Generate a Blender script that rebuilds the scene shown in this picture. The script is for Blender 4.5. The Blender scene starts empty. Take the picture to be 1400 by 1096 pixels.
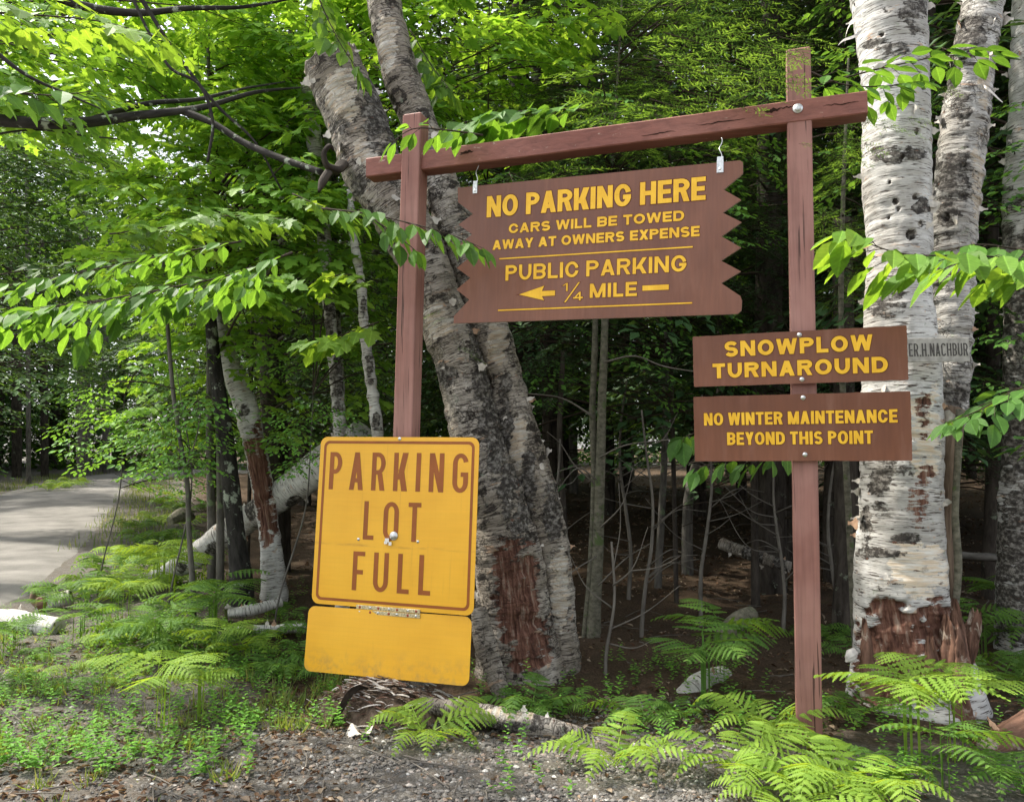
import bpy, math, random
import numpy as np

# ------------------------------------------------------------------ camera
scn = bpy.context.scene
F_PX, HORIZON, CAM_Z = 1070.0, 632.0, 1.6          # photo is 1400 x 1096
PITCH = math.atan((HORIZON - 548) / F_PX)
cam = bpy.data.objects.new('camera', bpy.data.cameras.new('camera'))
scn.collection.objects.link(cam)
cam.location = (0, 0, CAM_Z)
cam.rotation_euler = (math.pi / 2 + PITCH, 0, 0)
cam.data.sensor_width = 36
cam.data.lens = 36 * F_PX / 1400
cam.data.clip_start = 0.05
cam.data.clip_end = 500
scn.camera = cam

# ------------------------------------------------------------------ light
SUN_DIR = np.array([-0.50, 0.20, 0.84]); SUN_DIR /= np.linalg.norm(SUN_DIR)
ELEV = math.asin(SUN_DIR[2]); AZ = math.atan2(SUN_DIR[0], SUN_DIR[1])
world = bpy.data.worlds.new("World"); scn.world = world; world.use_nodes = True
wn = world.node_tree; bg = wn.nodes['Background']
sky = wn.nodes.new('ShaderNodeTexSky'); sky.sky_type = 'NISHITA'; sky.sun_disc = False
sky.sun_elevation = ELEV; sky.sun_rotation = AZ
sky.air_density = 1.0; sky.dust_density = 3.0; sky.ozone_density = 1.0
hs = wn.nodes.new('ShaderNodeHueSaturation'); hs.inputs['Saturation'].default_value = 0.35
wn.links.new(sky.outputs[0], hs.inputs['Color']); wn.links.new(hs.outputs[0], bg.inputs['Color'])
bg.inputs['Strength'].default_value = 0.145
sl = bpy.data.lights.new('sun', 'SUN'); sun = bpy.data.objects.new('sun', sl); scn.collection.objects.link(sun)
sl.energy = 2.8; sl.angle = math.radians(1.6); sl.color = (1.0, 0.94, 0.84)
sun.rotation_euler = (math.pi / 2 - ELEV, 0, -AZ + math.pi)
from mathutils import Vector
sun.rotation_euler = Vector(-SUN_DIR).to_track_quat('-Z', 'Y').to_euler()
sun.location = (-20, 10, 40)
scn.view_settings.view_transform = 'Standard'; scn.view_settings.look = 'None'
scn.view_settings.gamma = 1; scn.view_settings.exposure = 1.7
scn.render.engine = 'CYCLES'
cy = scn.cycles
cy.max_bounces = 8; cy.diffuse_bounces = 4; cy.glossy_bounces = 2; cy.transmission_bounces = 5
cy.transparent_max_bounces = 4; cy.use_denoising = True

# ------------------------------------------------------------------ helpers
FW = np.array([0, math.cos(PITCH), math.sin(PITCH)]); UP = np.array([0, -math.sin(PITCH), math.cos(PITCH)])
CAM = np.array([0, 0, CAM_Z])
def ray(px, py): return FW + np.array([1., 0, 0]) * (px - 700) / F_PX - UP * (py - 548) / F_PX
def P(px, py, Y):
    d = ray(px, py); return CAM + d * Y / d[1]
def proj(V):
    d = V - CAM; z = d @ FW
    return 700 + F_PX * d[:, 0] / z, 548 - F_PX * (d @ UP) / z
def _h(ix, iy, iz):
    n = (ix * 374761393 + iy * 668265263 + iz * 2147483647 + 1274126177) & 0xffffffff
    n = ((n ^ (n >> 13)) * 1274126177) & 0xffffffff
    n = ((n ^ (n >> 16)) * 2246822519) & 0xffffffff
    return ((n ^ (n >> 15)) & 0xffff) / 65535.0
def vnoise(p):
    p = np.asarray(p, float); i = np.floor(p).astype(np.int64); f = p - i; f = f * f * (3 - 2 * f)
    r = 0
    for a in (0, 1):
        for b in (0, 1):
            for c in (0, 1):
                w = (f[..., 0] if a else 1 - f[..., 0]) * (f[..., 1] if b else 1 - f[..., 1]) * (f[..., 2] if c else 1 - f[..., 2])
                r = r + w * _h(i[..., 0] + a, i[..., 1] + b, i[..., 2] + c)
    return r * 2 - 1
def fbm(p, o=4):
    r = 0; a = 1.0
    for k in range(o):
        r = r + a * vnoise(p); p = p * 2.03 + 17.3; a *= 0.5
    return r
def smooth(a, b, x):
    t = np.clip((x - a) / (b - a), 0, 1); return t * t * (3 - 2 * t)

# road centre lines in plan (right and left edges)
RE = np.array([(-4.6, 0), (-4.9, 6), (-5.3, 8.6), (-6.4, 11.6), (-10.0, 20), (-13.6, 28), (-16.2, 34), (-17.4, 39), (-16.5, 44), (-12, 50), (0, 56), (20, 60)], float)
LE = np.array([(-9.6, 0), (-10.0, 6), (-10.8, 9), (-12.2, 14), (-14.6, 20), (-18.0, 27), (-21.4, 36), (-22.8, 42), (-21.5, 49), (-15, 57), (0, 62), (20, 66)], float)
def re_x(y): return np.interp(y, RE[:8, 1], RE[:8, 0])
def le_x(y): return np.interp(y, LE[:8, 1], LE[:8, 0])
def H(x, y):
    x = np.asarray(x, float); y = np.asarray(y, float)
    z = 0.03 * np.log1p(np.exp((y - 12) / 2.0)) * 2.0
    p = np.stack([x, y, np.zeros_like(x)], -1)
    rx = re_x(y)
    off = smooth(0.3, 2.5, x - rx)                       # right of the road
    offl = smooth(0.5, 3.0, le_x(y) - x)
    rough = np.maximum(off * smooth(3.6, 6.5, y), offl)
    z = z + rough * (0.10 * vnoise(p * 0.6) + 0.05 * vnoise(p * 1.9 + 5) + 0.02 * vnoise(p * 5 + 9))
    z = z + 0.012 * vnoise(p * 2.5) * (1 - rough) + offl * 0.2
    z = z - 0.12 * np.exp(-((y - 3.0) / 1.2) ** 2) * 0
    return z
def G(px, py):
    d = ray(px, py); t = 1.0; prev = t
    for k in range(4000):
        q = CAM + d * t
        if q[2] <= float(H(q[0], q[1])): break
        prev = t; t += 0.03
    q = CAM + d * t
    return np.array([q[0], q[1], float(H(q[0], q[1]))])
def GX(x, y): return np.array([x, y, float(H(x, y))])

def link(o): scn.collection.objects.link(o); return o
def tag(o, label=None, cat=None, group=None, kind=None):
    if label: o['label'] = label
    if cat: o['category'] = cat
    if group: o['group'] = group
    if kind: o['kind'] = kind
    return o
def thing(name, label, cat, loc=(0, 0, 0), group=None):
    o = link(bpy.data.objects.new(name, None)); o.location = loc; o.empty_display_size = 0.2
    return tag(o, label, cat, group)
class MB:
    def __init__(s): s.V = []; s.L = []; s.n = 0; s.T = []; s.M = []; s.S = []; s.A = {}
    def add(s, V, F, mat=0, smooth=True, **attrs):
        V = np.asarray(V, float)
        if isinstance(F, np.ndarray): Fs = [F] if len(F) else []
        else:
            by = {}
            for f in F: by.setdefault(len(f), []).append(f)
            Fs = [np.array(v) for v in by.values()]
        for f in Fs:
            s.L.append((f + s.n).ravel()); s.T.append(np.full(len(f), f.shape[1]))
            s.M.append(np.full(len(f), mat) if np.isscalar(mat) else np.asarray(mat)); s.S.append(np.full(len(f), smooth))
        for k, a in attrs.items(): s.A.setdefault(k, []).append((s.n, np.asarray(a, float)))
        s.V.append(V); s.n += len(V); return s
    def mesh(s, name, mats, origin=None):
        V = np.concatenate(s.V) if s.V else np.zeros((0, 3))
        if origin is not None: V = V - np.asarray(origin)
        m = bpy.data.meshes.new(name)
        L = np.concatenate(s.L).astype(np.int32); T = np.concatenate(s.T).astype(np.int32)
        m.vertices.add(len(V)); m.vertices.foreach_set('co', V.astype(np.float32).ravel())
        m.loops.add(len(L)); m.loops.foreach_set('vertex_index', L)
        m.polygons.add(len(T)); m.polygons.foreach_set('loop_start', np.concatenate([[0], np.cumsum(T)[:-1]]).astype(np.int32))
        m.polygons.foreach_set('loop_total', T)
        m.polygons.foreach_set('material_index', np.concatenate(s.M).astype(np.int32))
        m.polygons.foreach_set('use_smooth', np.concatenate(s.S).astype(bool))
        for k, parts in s.A.items():
            dim = parts[0][1].shape[1] if parts[0][1].ndim > 1 else 1
            full = np.zeros((len(V), dim))
            for st, a in parts: full[st:st + len(a)] = a if dim > 1 else a[:, None]
            if dim == 1:
                at = m.attributes.new(k, 'FLOAT', 'POINT'); at.data.foreach_set('value', full.ravel().astype(np.float32))
            else:
                at = m.attributes.new(k, 'FLOAT_VECTOR', 'POINT'); at.data.foreach_set('vector', full[:, :3].ravel().astype(np.float32))
        m.update(calc_edges=True); m.validate()
        for mt in (mats if isinstance(mats, (list, tuple)) else [mats]): m.materials.append(mt)
        return m
    def build(s, name, mats, parent=None, origin=None):
        if parent is not None and origin is None: origin = np.array(parent.location)
        o = link(bpy.data.objects.new(name, s.mesh(name, mats, origin)))
        if parent is not None: o.parent = parent
        elif origin is not None: o.location = origin
        return o
def copy_tree(o, parent=None):
    c = o.copy(); scn.collection.objects.link(c); c.parent = parent
    for ch in o.children: copy_tree(ch, c)
    return c
def unit(v): return v / (np.linalg.norm(v, axis=-1, keepdims=True) + 1e-12)
def tube(path, rad, seg=12, cap=True, wob=0.0, wf=3.0, seed=0.0, rows=None, ring0=None):
    """tapered tube; returns V, F, bark coords, radial dirs, v (m along)"""
    path = np.asarray(path, float); rad = np.asarray(rad, float) * np.ones(len(path))
    d = np.concatenate([[0], np.cumsum(np.linalg.norm(np.diff(path, axis=0), axis=1))])
    if rows:
        t = np.linspace(0, d[-1], rows); path = smooth_path(path, d, t); rad = np.interp(t, d, rad); d = t
    n = len(path); tan = unit(np.gradient(path, axis=0))
    ref = np.array([0, -1., 0]) if abs(tan[0][1]) < .9 else np.array([1., 0, 0])
    U = np.zeros_like(path); u = unit(ref - tan[0] * (ref @ tan[0]))
    for i in range(n):
        u = u - tan[i] * (u @ tan[i]); u = u / np.linalg.norm(u); U[i] = u
    W = np.cross(tan, U)
    th = np.linspace(0, 2 * math.pi, seg, endpoint=False)
    rd = U[:, None] * np.cos(th)[None, :, None] + W[:, None] * np.sin(th)[None, :, None]
    R = rad[:, None] * np.ones(seg)[None]
    bark = np.stack([np.cos(th)[None] * R, np.sin(th)[None] * R, d[:, None] * np.ones(seg)], -1)
    if wob:
        q = np.stack([np.cos(th)[None] * np.ones((n, 1)), np.sin(th)[None] * np.ones((n, 1)), d[:, None] * np.ones(seg) * wf * .6], -1)
        R = R * (1 + wob * fbm(q * 1.3 + seed * 7.1, 3))
    V = (path[:, None] + rd * R[..., None]).reshape(-1, 3)
    i = np.arange(n - 1)[:, None] * seg; j = np.arange(seg)[None]; j2 = (j + 1) % seg
    Fq = np.stack([i + j, i + j2, i + seg + j2, i + seg + j], -1).reshape(-1, 4)
    F = [Fq]
    if cap:
        V = np.concatenate([V, path[:1], path[-1:]]); a = n * seg
        F.append(np.stack([np.full(seg, a), (np.arange(seg) + 1) % seg, np.arange(seg)], -1))
        F.append(np.stack([np.full(seg, a + 1), (n - 1) * seg + np.arange(seg), (n - 1) * seg + (np.arange(seg) + 1) % seg], -1))
        bark = np.concatenate([bark.reshape(-1, 3), [[0, 0, 0]], [[0, 0, d[-1]]]]); rdf = np.concatenate([rd.reshape(-1, 3), -tan[:1], tan[-1:]])
    else: bark = bark.reshape(-1, 3); rdf = rd.reshape(-1, 3)
    return V, F, bark, rdf
def smooth_path(path, d, t):
    """Catmull-Rom through points by arc length"""
    m = np.gradient(path, d, axis=0); k = np.clip(np.searchsorted(d, t, side='right') - 1, 0, len(d) - 2)
    h = (d[k + 1] - d[k])[:, None]; s = ((t - d[k])[:, None]) / h
    return (2 * s**3 - 3 * s**2 + 1) * path[k] + (s**3 - 2 * s**2 + s) * h * m[k] + (-2 * s**3 + 3 * s**2) * path[k + 1] + (s**3 - s**2) * h * m[k + 1]
def add_tube(mb, path, rad, seg=8, mat=0, **kw):
    V, F, b, r = tube(path, rad, seg, **kw)
    st = mb.n
    mb.add(V, F[0], mat, True, bark=b)
    for f in F[1:]:
        mb.add(np.zeros((0, 3)), f - (mb.n - st) , mat, False) if False else (mb.L.append((f + st).ravel()), mb.T.append(np.full(len(f), 3)), mb.M.append(np.full(len(f), mat)), mb.S.append(np.full(len(f), False)))
    return mb
def box(mb, c, s, M=np.eye(3), mat=0, bev=0.0):
    c = np.asarray(c, float); h = np.asarray(s, float) / 2
    if bev <= 0:
        V = np.array([[x, y, z] for x in (-1, 1) for y in (-1, 1) for z in (-1, 1)]) * h
        F = np.array([[0, 1, 3, 2], [4, 6, 7, 5], [0, 4, 5, 1], [2, 3, 7, 6], [0, 2, 6, 4], [1, 5, 7, 3]])
        mb.add(V @ M.T + c, F, mat, False); return
    V = []; idx = {}
    for x in (-1, 1):
        for y in (-1, 1):
            for z in (-1, 1):
                for a in range(3):
                    q = np.array([x, y, z]) * h; 
                    for b in range(3):
                        if b != a: q[b] -= [x, y, z][b] * bev
                    idx[(x, y, z, a)] = len(V); V.append(q)
    F = []
    for a in range(3):
        b, c2 = [(1, 2), (2, 0), (0, 1)][a]
        for s1 in (-1, 1):
            f = []
            for (p, r) in ((-1, -1), (1, -1), (1, 1), (-1, 1)):
                k = [0, 0, 0]; k[a] = s1; k[b] = p; k[c2] = r; f.append(idx[(*k, a)])
            F.append(f if s1 > 0 else f[::-1])
        for p in (-1, 1):
            for r in (-1, 1):
                k0 = [0, 0, 0]; k0[b] = p; k0[c2] = r; k0[a] = -1; k1 = list(k0); k1[a] = 1
                F.append([idx[(*k0, b)], idx[(*k1, b)], idx[(*k1, c2)], idx[(*k0, c2)]] if p * r > 0 else [idx[(*k0, c2)], idx[(*k1, c2)], idx[(*k1, b)], idx[(*k0, b)]])
    for x in (-1, 1):
        for y in (-1, 1):
            for z in (-1, 1):
                f = [idx[(x, y, z, a)] for a in range(3)]; F.append(f if x * y * z > 0 else f[::-1])
    mb.add(np.array(V) @ M.T + c, F, mat, False)
def rotm(yaw, pit=0., rol=0.):
    yaw, pit, rol = [math.radians(a) for a in (yaw, pit, rol)]
    c, s = math.cos(yaw), math.sin(yaw); a = np.array([[c, -s, 0], [s, c, 0], [0, 0, 1]])
    c, s = math.cos(pit), math.sin(pit); b = np.array([[1, 0, 0], [0, c, -s], [0, s, c]])
    c, s = math.cos(rol), math.sin(rol); r = np.array([[c, 0, s], [0, 1, 0], [-s, 0, c]])
    return a @ b @ r
def instance(pV, pF, pos, x, n, size, wide=None):
    """copies of a prototype (x right, y along, z normal) at pos with direction x and normal n"""
    d = unit(x); s = unit(np.cross(d, n)); nn = np.cross(s, d)
    size = np.asarray(size) * np.ones(len(pos))
    s = s * (1.0 if wide is None else (np.asarray(wide) / size)[:, None])
    V = pos[:, None] + size[:, None, None] * (pV[None, :, 0:1] * s[:, None] + pV[None, :, 1:2] * d[:, None] + pV[None, :, 2:3] * nn[:, None])
    Fi = pF[None] + (np.arange(len(pos)) * len(pV))[:, None, None]
    return V.reshape(-1, 3), Fi.reshape(-1, pF.shape[1])

# ------------------------------------------------------------------ materials
class NT:
    def __init__(s, name):
        s.m = bpy.data.materials.new(name); s.m.use_nodes = True; s.t = s.m.node_tree; s.b = s.t.nodes['Principled BSDF']; s.out = s.t.nodes['Material Output']
    def n(s, typ, ins=None, **props):
        nd = s.t.nodes.new('ShaderNode' + typ)
        for k, v in props.items(): setattr(nd, k, v)
        for k, v in (ins or {}).items():
            if isinstance(v, bpy.types.NodeSocket): s.t.links.new(v, nd.inputs[k])
            else: nd.inputs[k].default_value = v
        return nd
    def l(s, a, b): s.t.links.new(a, b)
    def attr(s, name, out='Vector'): return s.n('Attribute', attribute_name=name).outputs[out]
    def obj(s): return s.n('TexCoord').outputs['Object']
    def geo(s): return s.n('NewGeometry').outputs['Position']
    def scale(s, vec, sc): return s.n('Mapping', {'Vector': vec, 'Scale': sc}).outputs[0]
    def noise(s, vec, sc, det=4, rough=.55, dist=0): return s.n('TexNoise', {'Vector': vec, 'Scale': sc, 'Detail': det, 'Roughness': rough, 'Distortion': dist}).outputs['Fac']
    def ramp(s, fac, *stops, interp='LINEAR'):
        r = s.n('ValToRGB', {'Fac': fac}); r.color_ramp.interpolation = interp; e = r.color_ramp.elements
        while len(e) < len(stops): e.new(.5)
        for q, (p, c) in zip(e, stops):
            q.position = p; q.color = (c, c, c, 1) if np.isscalar(c) else (*c, 1)
        return r.outputs[0]
    def mix(s, fac, a, b, bt='MIX'):
        m = s.n('Mix', data_type='RGBA', blend_type=bt)
        for i, v in ((0, fac), (6, a), (7, b)):
            if isinstance(v, bpy.types.NodeSocket): s.t.links.new(v, m.inputs[i])
            else: m.inputs[i].default_value = v if (i == 0) else (*v, 1)
        return m.outputs[2]
    def math(s, op, a, b=0.0, clamp=False):
        m = s.n('Math', operation=op, use_clamp=clamp)
        for i, v in ((0, a), (1, b)):
            if isinstance(v, bpy.types.NodeSocket): s.t.links.new(v, m.inputs[i])
            else: m.inputs[i].default_value = v
        return m.outputs[0]
    def sep(s, v): return s.n('SeparateXYZ', {0: v}).outputs
    def bump(s, h, strength=.5, dist=.01):
        b = s.n('Bump', {'Height': h, 'Strength': strength, 'Distance': dist}); s.l(b.outputs[0], s.b.inputs['Normal'])
    def col(s, c):
        if isinstance(c, bpy.types.NodeSocket): s.l(c, s.b.inputs['Base Color'])
        else: s.b.inputs['Base Color'].default_value = (*c, 1)
    def set(s, **k):
        for a, v in k.items(): s.b.inputs[{'rough': 'Roughness', 'spec': 'Specular IOR Level', 'metal': 'Metallic'}[a]].default_value = v
        return s.m
MAT = {}
def leaf_mat(name, c0, c1, c2, trans=.45, tboost=1.75, rough=.5, spec=.12, veins=True):
    t = NT(name)
    c0, c1, c2 = [(c[0] * 1.14 + .006, c[1] * .93, c[2] * 1.5 + .008) if c[1] > c[0] else c for c in (c0, c1, c2)]
    r = t.n('NewGeometry').outputs['Random Per Island']
    col = t.ramp(r, (0, tuple(x * .72 for x in c0)), (.3, c0), (.65, c1), (1, c2))
    lf = t.sep(t.attr('lf')); ax = t.math('ABSOLUTE', lf[0])
    vein = t.math('FRACT', t.math('MULTIPLY', t.math('SUBTRACT', lf[1], t.math('MULTIPLY', ax, 1.0)), 7.5))
    vm = t.ramp(vein, (0, 1.22), (.12, .95), (.6, 1.0), (1, 1.08)); rib = t.ramp(ax, (0, 1.35), (.022, 1.3), (.03, 1.0))
    col = t.mix(1.0, col, t.mix(1.0, vm, rib, 'MULTIPLY'), 'MULTIPLY') if veins else col
    nz = t.noise(t.geo(), 40, 2)
    col = t.mix(.25, col, t.ramp(nz, (.3, .55), (.7, 1.3)), 'MULTIPLY')
    t.col(col); t.set(rough=rough, spec=spec)
    tr = t.n('BsdfTranslucent')
    tc = t.n('Mix', data_type='RGBA', blend_type='MULTIPLY'); tc.inputs[0].default_value = 1
    t.l(col, tc.inputs[6]); tc.inputs[7].default_value = (tboost * 1.2, tboost, tboost * .42, 1)
    t.l(tc.outputs[2], tr.inputs['Color'])
    mx = t.n('MixShader', {0: trans}); t.l(t.b.outputs[0], mx.inputs[1]); t.l(tr.outputs[0], mx.inputs[2]); t.l(mx.outputs[0], t.out.inputs['Surface'])
    MAT[name] = t.m; return t.m
leaf_mat('leaf_beech', (.055, .17, .014), (.075, .22, .018), (.10, .27, .022))
leaf_mat('leaf_maple', (.07, .19, .013), (.10, .245, .018), (.14, .30, .025))
leaf_mat('leaf_maple_lime', (.11, .27, .02), (.14, .31, .024), (.17, .35, .03))
leaf_mat('leaf_shrub', (.05, .155, .015), (.068, .20, .02), (.09, .24, .024), trans=.35)
leaf_mat('leaf_far', (.035, .12, .012), (.055, .16, .015), (.09, .22, .02), veins=False)
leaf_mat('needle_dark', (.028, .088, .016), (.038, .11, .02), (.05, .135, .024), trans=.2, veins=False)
leaf_mat('needle_mid', (.04, .13, .016), (.056, .16, .02), (.07, .19, .024), trans=.25, veins=False)
leaf_mat('needle_tip', (.10, .27, .03), (.13, .31, .035), (.16, .34, .04), trans=.4, veins=False)
leaf_mat('fern_green', (.065, .18, .017), (.085, .215, .02), (.105, .25, .024), trans=.38, veins=False)
leaf_mat('fern_lime', (.14, .30, .022), (.165, .335, .026), (.19, .365, .03), trans=.40, veins=False)
leaf_mat('grass_green', (.09, .19, .025), (.13, .24, .03), (.20, .27, .06), trans=.35, veins=False)
leaf_mat('litter_brown', (.075, .04, .022), (.14, .09, .055), (.32, .26, .19), trans=.1, rough=.8, spec=.1, veins=False)

def simple(name, c, rough=.6, spec=.3, metal=0, nscale=None, var=.3, bumps=None):
    t = NT(name)
    if nscale:
        nz = t.noise(t.obj(), nscale, 5)
        t.col(t.mix(1.0, c, t.ramp(nz, (.3, 1 - var), (.7, 1 + var)), 'MULTIPLY'))
        if bumps: t.bump(nz, bumps[0], bumps[1])
    else: t.col(c)
    t.set(rough=rough, spec=spec, metal=metal); MAT[name] = t.m; return t.m

def bark_generic(name, c_dark, c_light, lichen=None, vscale=(14, 14, 3.5), lich_th=.58, rough=.9):
    t = NT(name); v = t.attr('bark'); n1 = t.noise(t.scale(v, vscale), 1, 6, .65)
    c = t.ramp(n1, (.32, c_dark), (.62, c_light))
    if lichen:
        n2 = t.noise(v, 6.5, 5, .7); c = t.mix(t.ramp(n2, (lich_th, 0), (lich_th + .06, 1)), c, lichen)
    t.col(c); t.bump(n1, 1.0, .012); t.set(rough=rough, spec=.15); MAT[name] = t.m; return t.m
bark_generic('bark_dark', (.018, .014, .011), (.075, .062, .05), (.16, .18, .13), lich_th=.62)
bark_generic('bark_grey', (.05, .045, .038), (.16, .145, .125), (.13, .17, .09))
bark_generic('bark_moss', (.06, .06, .04), (.17, .155, .115), (.085, .115, .045), vscale=(20, 20, 30), lich_th=.56)
bark_generic('bark_lichen_black', (.010, .009, .008), (.05, .045, .04), (.30, .33, .26), lich_th=.56)
bark_generic('dead_wood', (.05, .03, .02), (.22, .16, .11), None, vscale=(30, 30, 2.5))
bark_generic('rotten_wood', (.035, .018, .012), (.20, .11, .075), (.34, .28, .22), vscale=(26, 26, 3), lich_th=.54)
bark_generic('twig', (.02, .015, .010), (.06, .045, .032), None)
bark_generic('twig_grey', (.07, .06, .05), (.20, .18, .15), None)

def birch(name, white, tan, amount_tan, dark_th, len_th, crack):
    """paper birch: vector attr bark = (cos r, sin r, metres up); spot = (black, rot, cream)"""
    t = NT(name); v = t.attr('bark'); sp = t.sep(t.attr('spot'))
    wv = t.n('Mix', data_type='VECTOR'); wv.inputs[0].default_value = .16; t.l(v, wv.inputs[4]); t.l(t.n('TexNoise', {'Vector': v, 'Scale': 9.0, 'Detail': 4.0}).outputs['Color'], wv.inputs[5])
    vor = t.n('TexVoronoi', {'Vector': t.scale(wv.outputs[1], (24, 24, 30)), 'Scale': 1.0}, feature='DISTANCE_TO_EDGE').outputs[0]
    big = t.noise(t.scale(v, (3, 3, 1.6)), 1, 5, .6)
    c = t.mix(t.ramp(big, (.5 - amount_tan * .2, 0), (.68 - amount_tan * .2, 1)), white, tan)
    pap = t.noise(t.scale(v, (4, 4, 46)), 1, 6, .65, .5)               # horizontal papery layers
    c = t.mix(.75, c, t.ramp(pap, (.36, .55), (.5, 1.0), (.66, 1.12)), 'MULTIPLY')
    pl = t.noise(t.scale(v, (7, 7, 16)), 1, 4, .6, .6)
    c = t.mix(t.ramp(pl, (.63, 0), (.67, .7)), c, (.42, .27, .17))
    ln = t.noise(t.scale(v, (11, 11, 120)), 1, 3, .5)
    lmask = t.ramp(ln, (len_th, 0), (len_th + .05, 1))
    c = t.mix(lmask, c, (.075, .06, .05))
    dk = t.noise(t.scale(v, (6, 6, 9)), 1, 8, .72, .4)
    dmask = t.ramp(dk, (dark_th, 0), (dark_th + .045, 1))
    c = t.mix(dmask, c, (.035, .028, .022))
    li = t.noise(t.scale(v, (9, 9, 9)), 1, 6, .75)
    c = t.mix(t.ramp(li, (.62, 0), (.68, .75)), c, (.26, .28, .21))
    if crack > 1:
        ck = t.math('MULTIPLY', t.ramp(vor, (0, .75), (.13, 0)), t.ramp(t.noise(t.scale(v, (6, 6, 5)), 1, 4, .6), (.44, 0), (.62, 1))); c = t.mix(ck, c, (.03, .024, .019))
    edge = t.noise(t.scale(v, (14, 14, 14)), 1, 6, .7)
    edge2 = t.noise(t.scale(v, (4.5, 4.5, 30)), 1, 6, .72); e = t.math('ADD', t.math('MULTIPLY', t.math('SUBTRACT', edge, .5), 1.6), t.math('MULTIPLY', t.math('SUBTRACT', edge2, .5), 2.6))
    def msk(s): return t.ramp(t.math('ADD', s, e), (.42, 0), (.56, 1))
    cr = 1.0 if crack < 1 else .72; cream = t.mix(t.ramp(t.noise(t.scale(v, (8, 8, 55)), 1, 4), (.4, 0), (.6, 1)), (.62 * cr, .5 * cr, .36 * cr), (.66 * cr, .62 * cr, .54 * cr)); cream = t.mix(.6, cream, t.ramp(pap, (.36, .5), (.5, 1.0), (.66, 1.1)), 'MULTIPLY')
    c = t.mix(msk(sp[2]), c, cream)
    blk = t.ramp(t.noise(t.scale(v, (22, 22, 30)), 1, 5, .7), (.3, (.014, .012, .010)), (.48, (.06, .052, .044)), (.62, (.26, .24, .21)))
    bm = msk(sp[0]); c = t.mix(bm, c, blk)
    grain = t.noise(t.scale(v, (30, 30, 3.5)), 1, 6, .65)
    rot = t.ramp(grain, (.28, (.02, .011, .008)), (.43, (.10, .044, .029)), (.55, (.185, .09, .06)), (.68, (.33, .25, .19)))
    rm = msk(sp[1]); c = t.mix(rm, c, rot)
    t.col(c)
    h = t.math('ADD', t.math('MULTIPLY', pap, crack), t.math('MULTIPLY', dmask, .35))
    h = t.math('ADD', h, t.math('MULTIPLY', pl, .5)); h = t.math('SUBTRACT', h, t.math('MULTIPLY', rm, .8))
    h = t.math('ADD', h, t.math('MULTIPLY', t.math('MULTIPLY', grain, rm), 1.6)); h = t.math('ADD', h, t.math('MULTIPLY', t.math('MULTIPLY', edge, bm), 1.2))
    if crack > 1: h = t.math('SUBTRACT', h, t.math('MULTIPLY', ck, 1.2))
    t.bump(h, .9, .014); t.set(rough=.75, spec=.2); MAT[name] = t.m; return t.m
birch('birch_white', (.54, .525, .49), (.37, .35, .315), .5, .635, .585, .6)
birch('birch_grey', (.52, .50, .46), (.33, .31, .275), .6, .60, .575, 1.05)
birch('birch_old', (.43, .39, .335), (.25, .215, .17), .8, .545, .555, 1.6)
birch('birch_log', (.60, .58, .54), (.40, .375, .335), .45, .61, .59, .7)

# painted signs
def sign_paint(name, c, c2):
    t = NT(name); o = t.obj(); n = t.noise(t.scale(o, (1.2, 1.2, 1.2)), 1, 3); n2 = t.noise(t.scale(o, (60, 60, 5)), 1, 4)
    col = t.mix(t.ramp(n, (.35, 0), (.7, 1)), c, c2); col = t.mix(.55, col, t.ramp(n2, (.3, .8), (.7, 1.15)), 'MULTIPLY'); n3 = t.noise(t.scale(o, (9, 9, 2.2)), 1, 5, .6); col = t.mix(t.ramp(n3, (.55, 0), (.75, .35)), col, (.27, .135, .09))  # vertical streaks: soft reflections painted into the board colour, over faded patches
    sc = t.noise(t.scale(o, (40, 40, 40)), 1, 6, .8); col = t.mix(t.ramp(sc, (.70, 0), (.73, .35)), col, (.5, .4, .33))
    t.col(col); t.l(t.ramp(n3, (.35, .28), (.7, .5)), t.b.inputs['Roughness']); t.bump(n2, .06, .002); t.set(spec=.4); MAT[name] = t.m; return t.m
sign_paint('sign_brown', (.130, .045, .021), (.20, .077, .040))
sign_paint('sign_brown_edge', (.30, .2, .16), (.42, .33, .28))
def letter_paint():
    t = NT('letter_yellow'); o = t.obj(); n = t.noise(o, 9, 5); c = t.mix(t.ramp(n, (.35, 0), (.65, 1)), (.74, .40, .02), (.86, .50, .035))
    st = t.noise(t.scale(o, (90, 90, 12)), 1, 4); c = t.mix(.5, c, t.ramp(st, (.3, .86), (.7, 1.06)), 'MULTIPLY')
    ch = t.noise(o, 70, 6, .8); c = t.mix(t.ramp(ch, (.69, 0), (.72, .7)), c, (.3, .15, .06)); t.col(c); t.bump(n, .1, .002); t.set(rough=.5, spec=.3); MAT['letter_yellow'] = t.m
letter_paint()
simple('letter_shadow', (.115, .026, .014), .6, .2)
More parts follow.
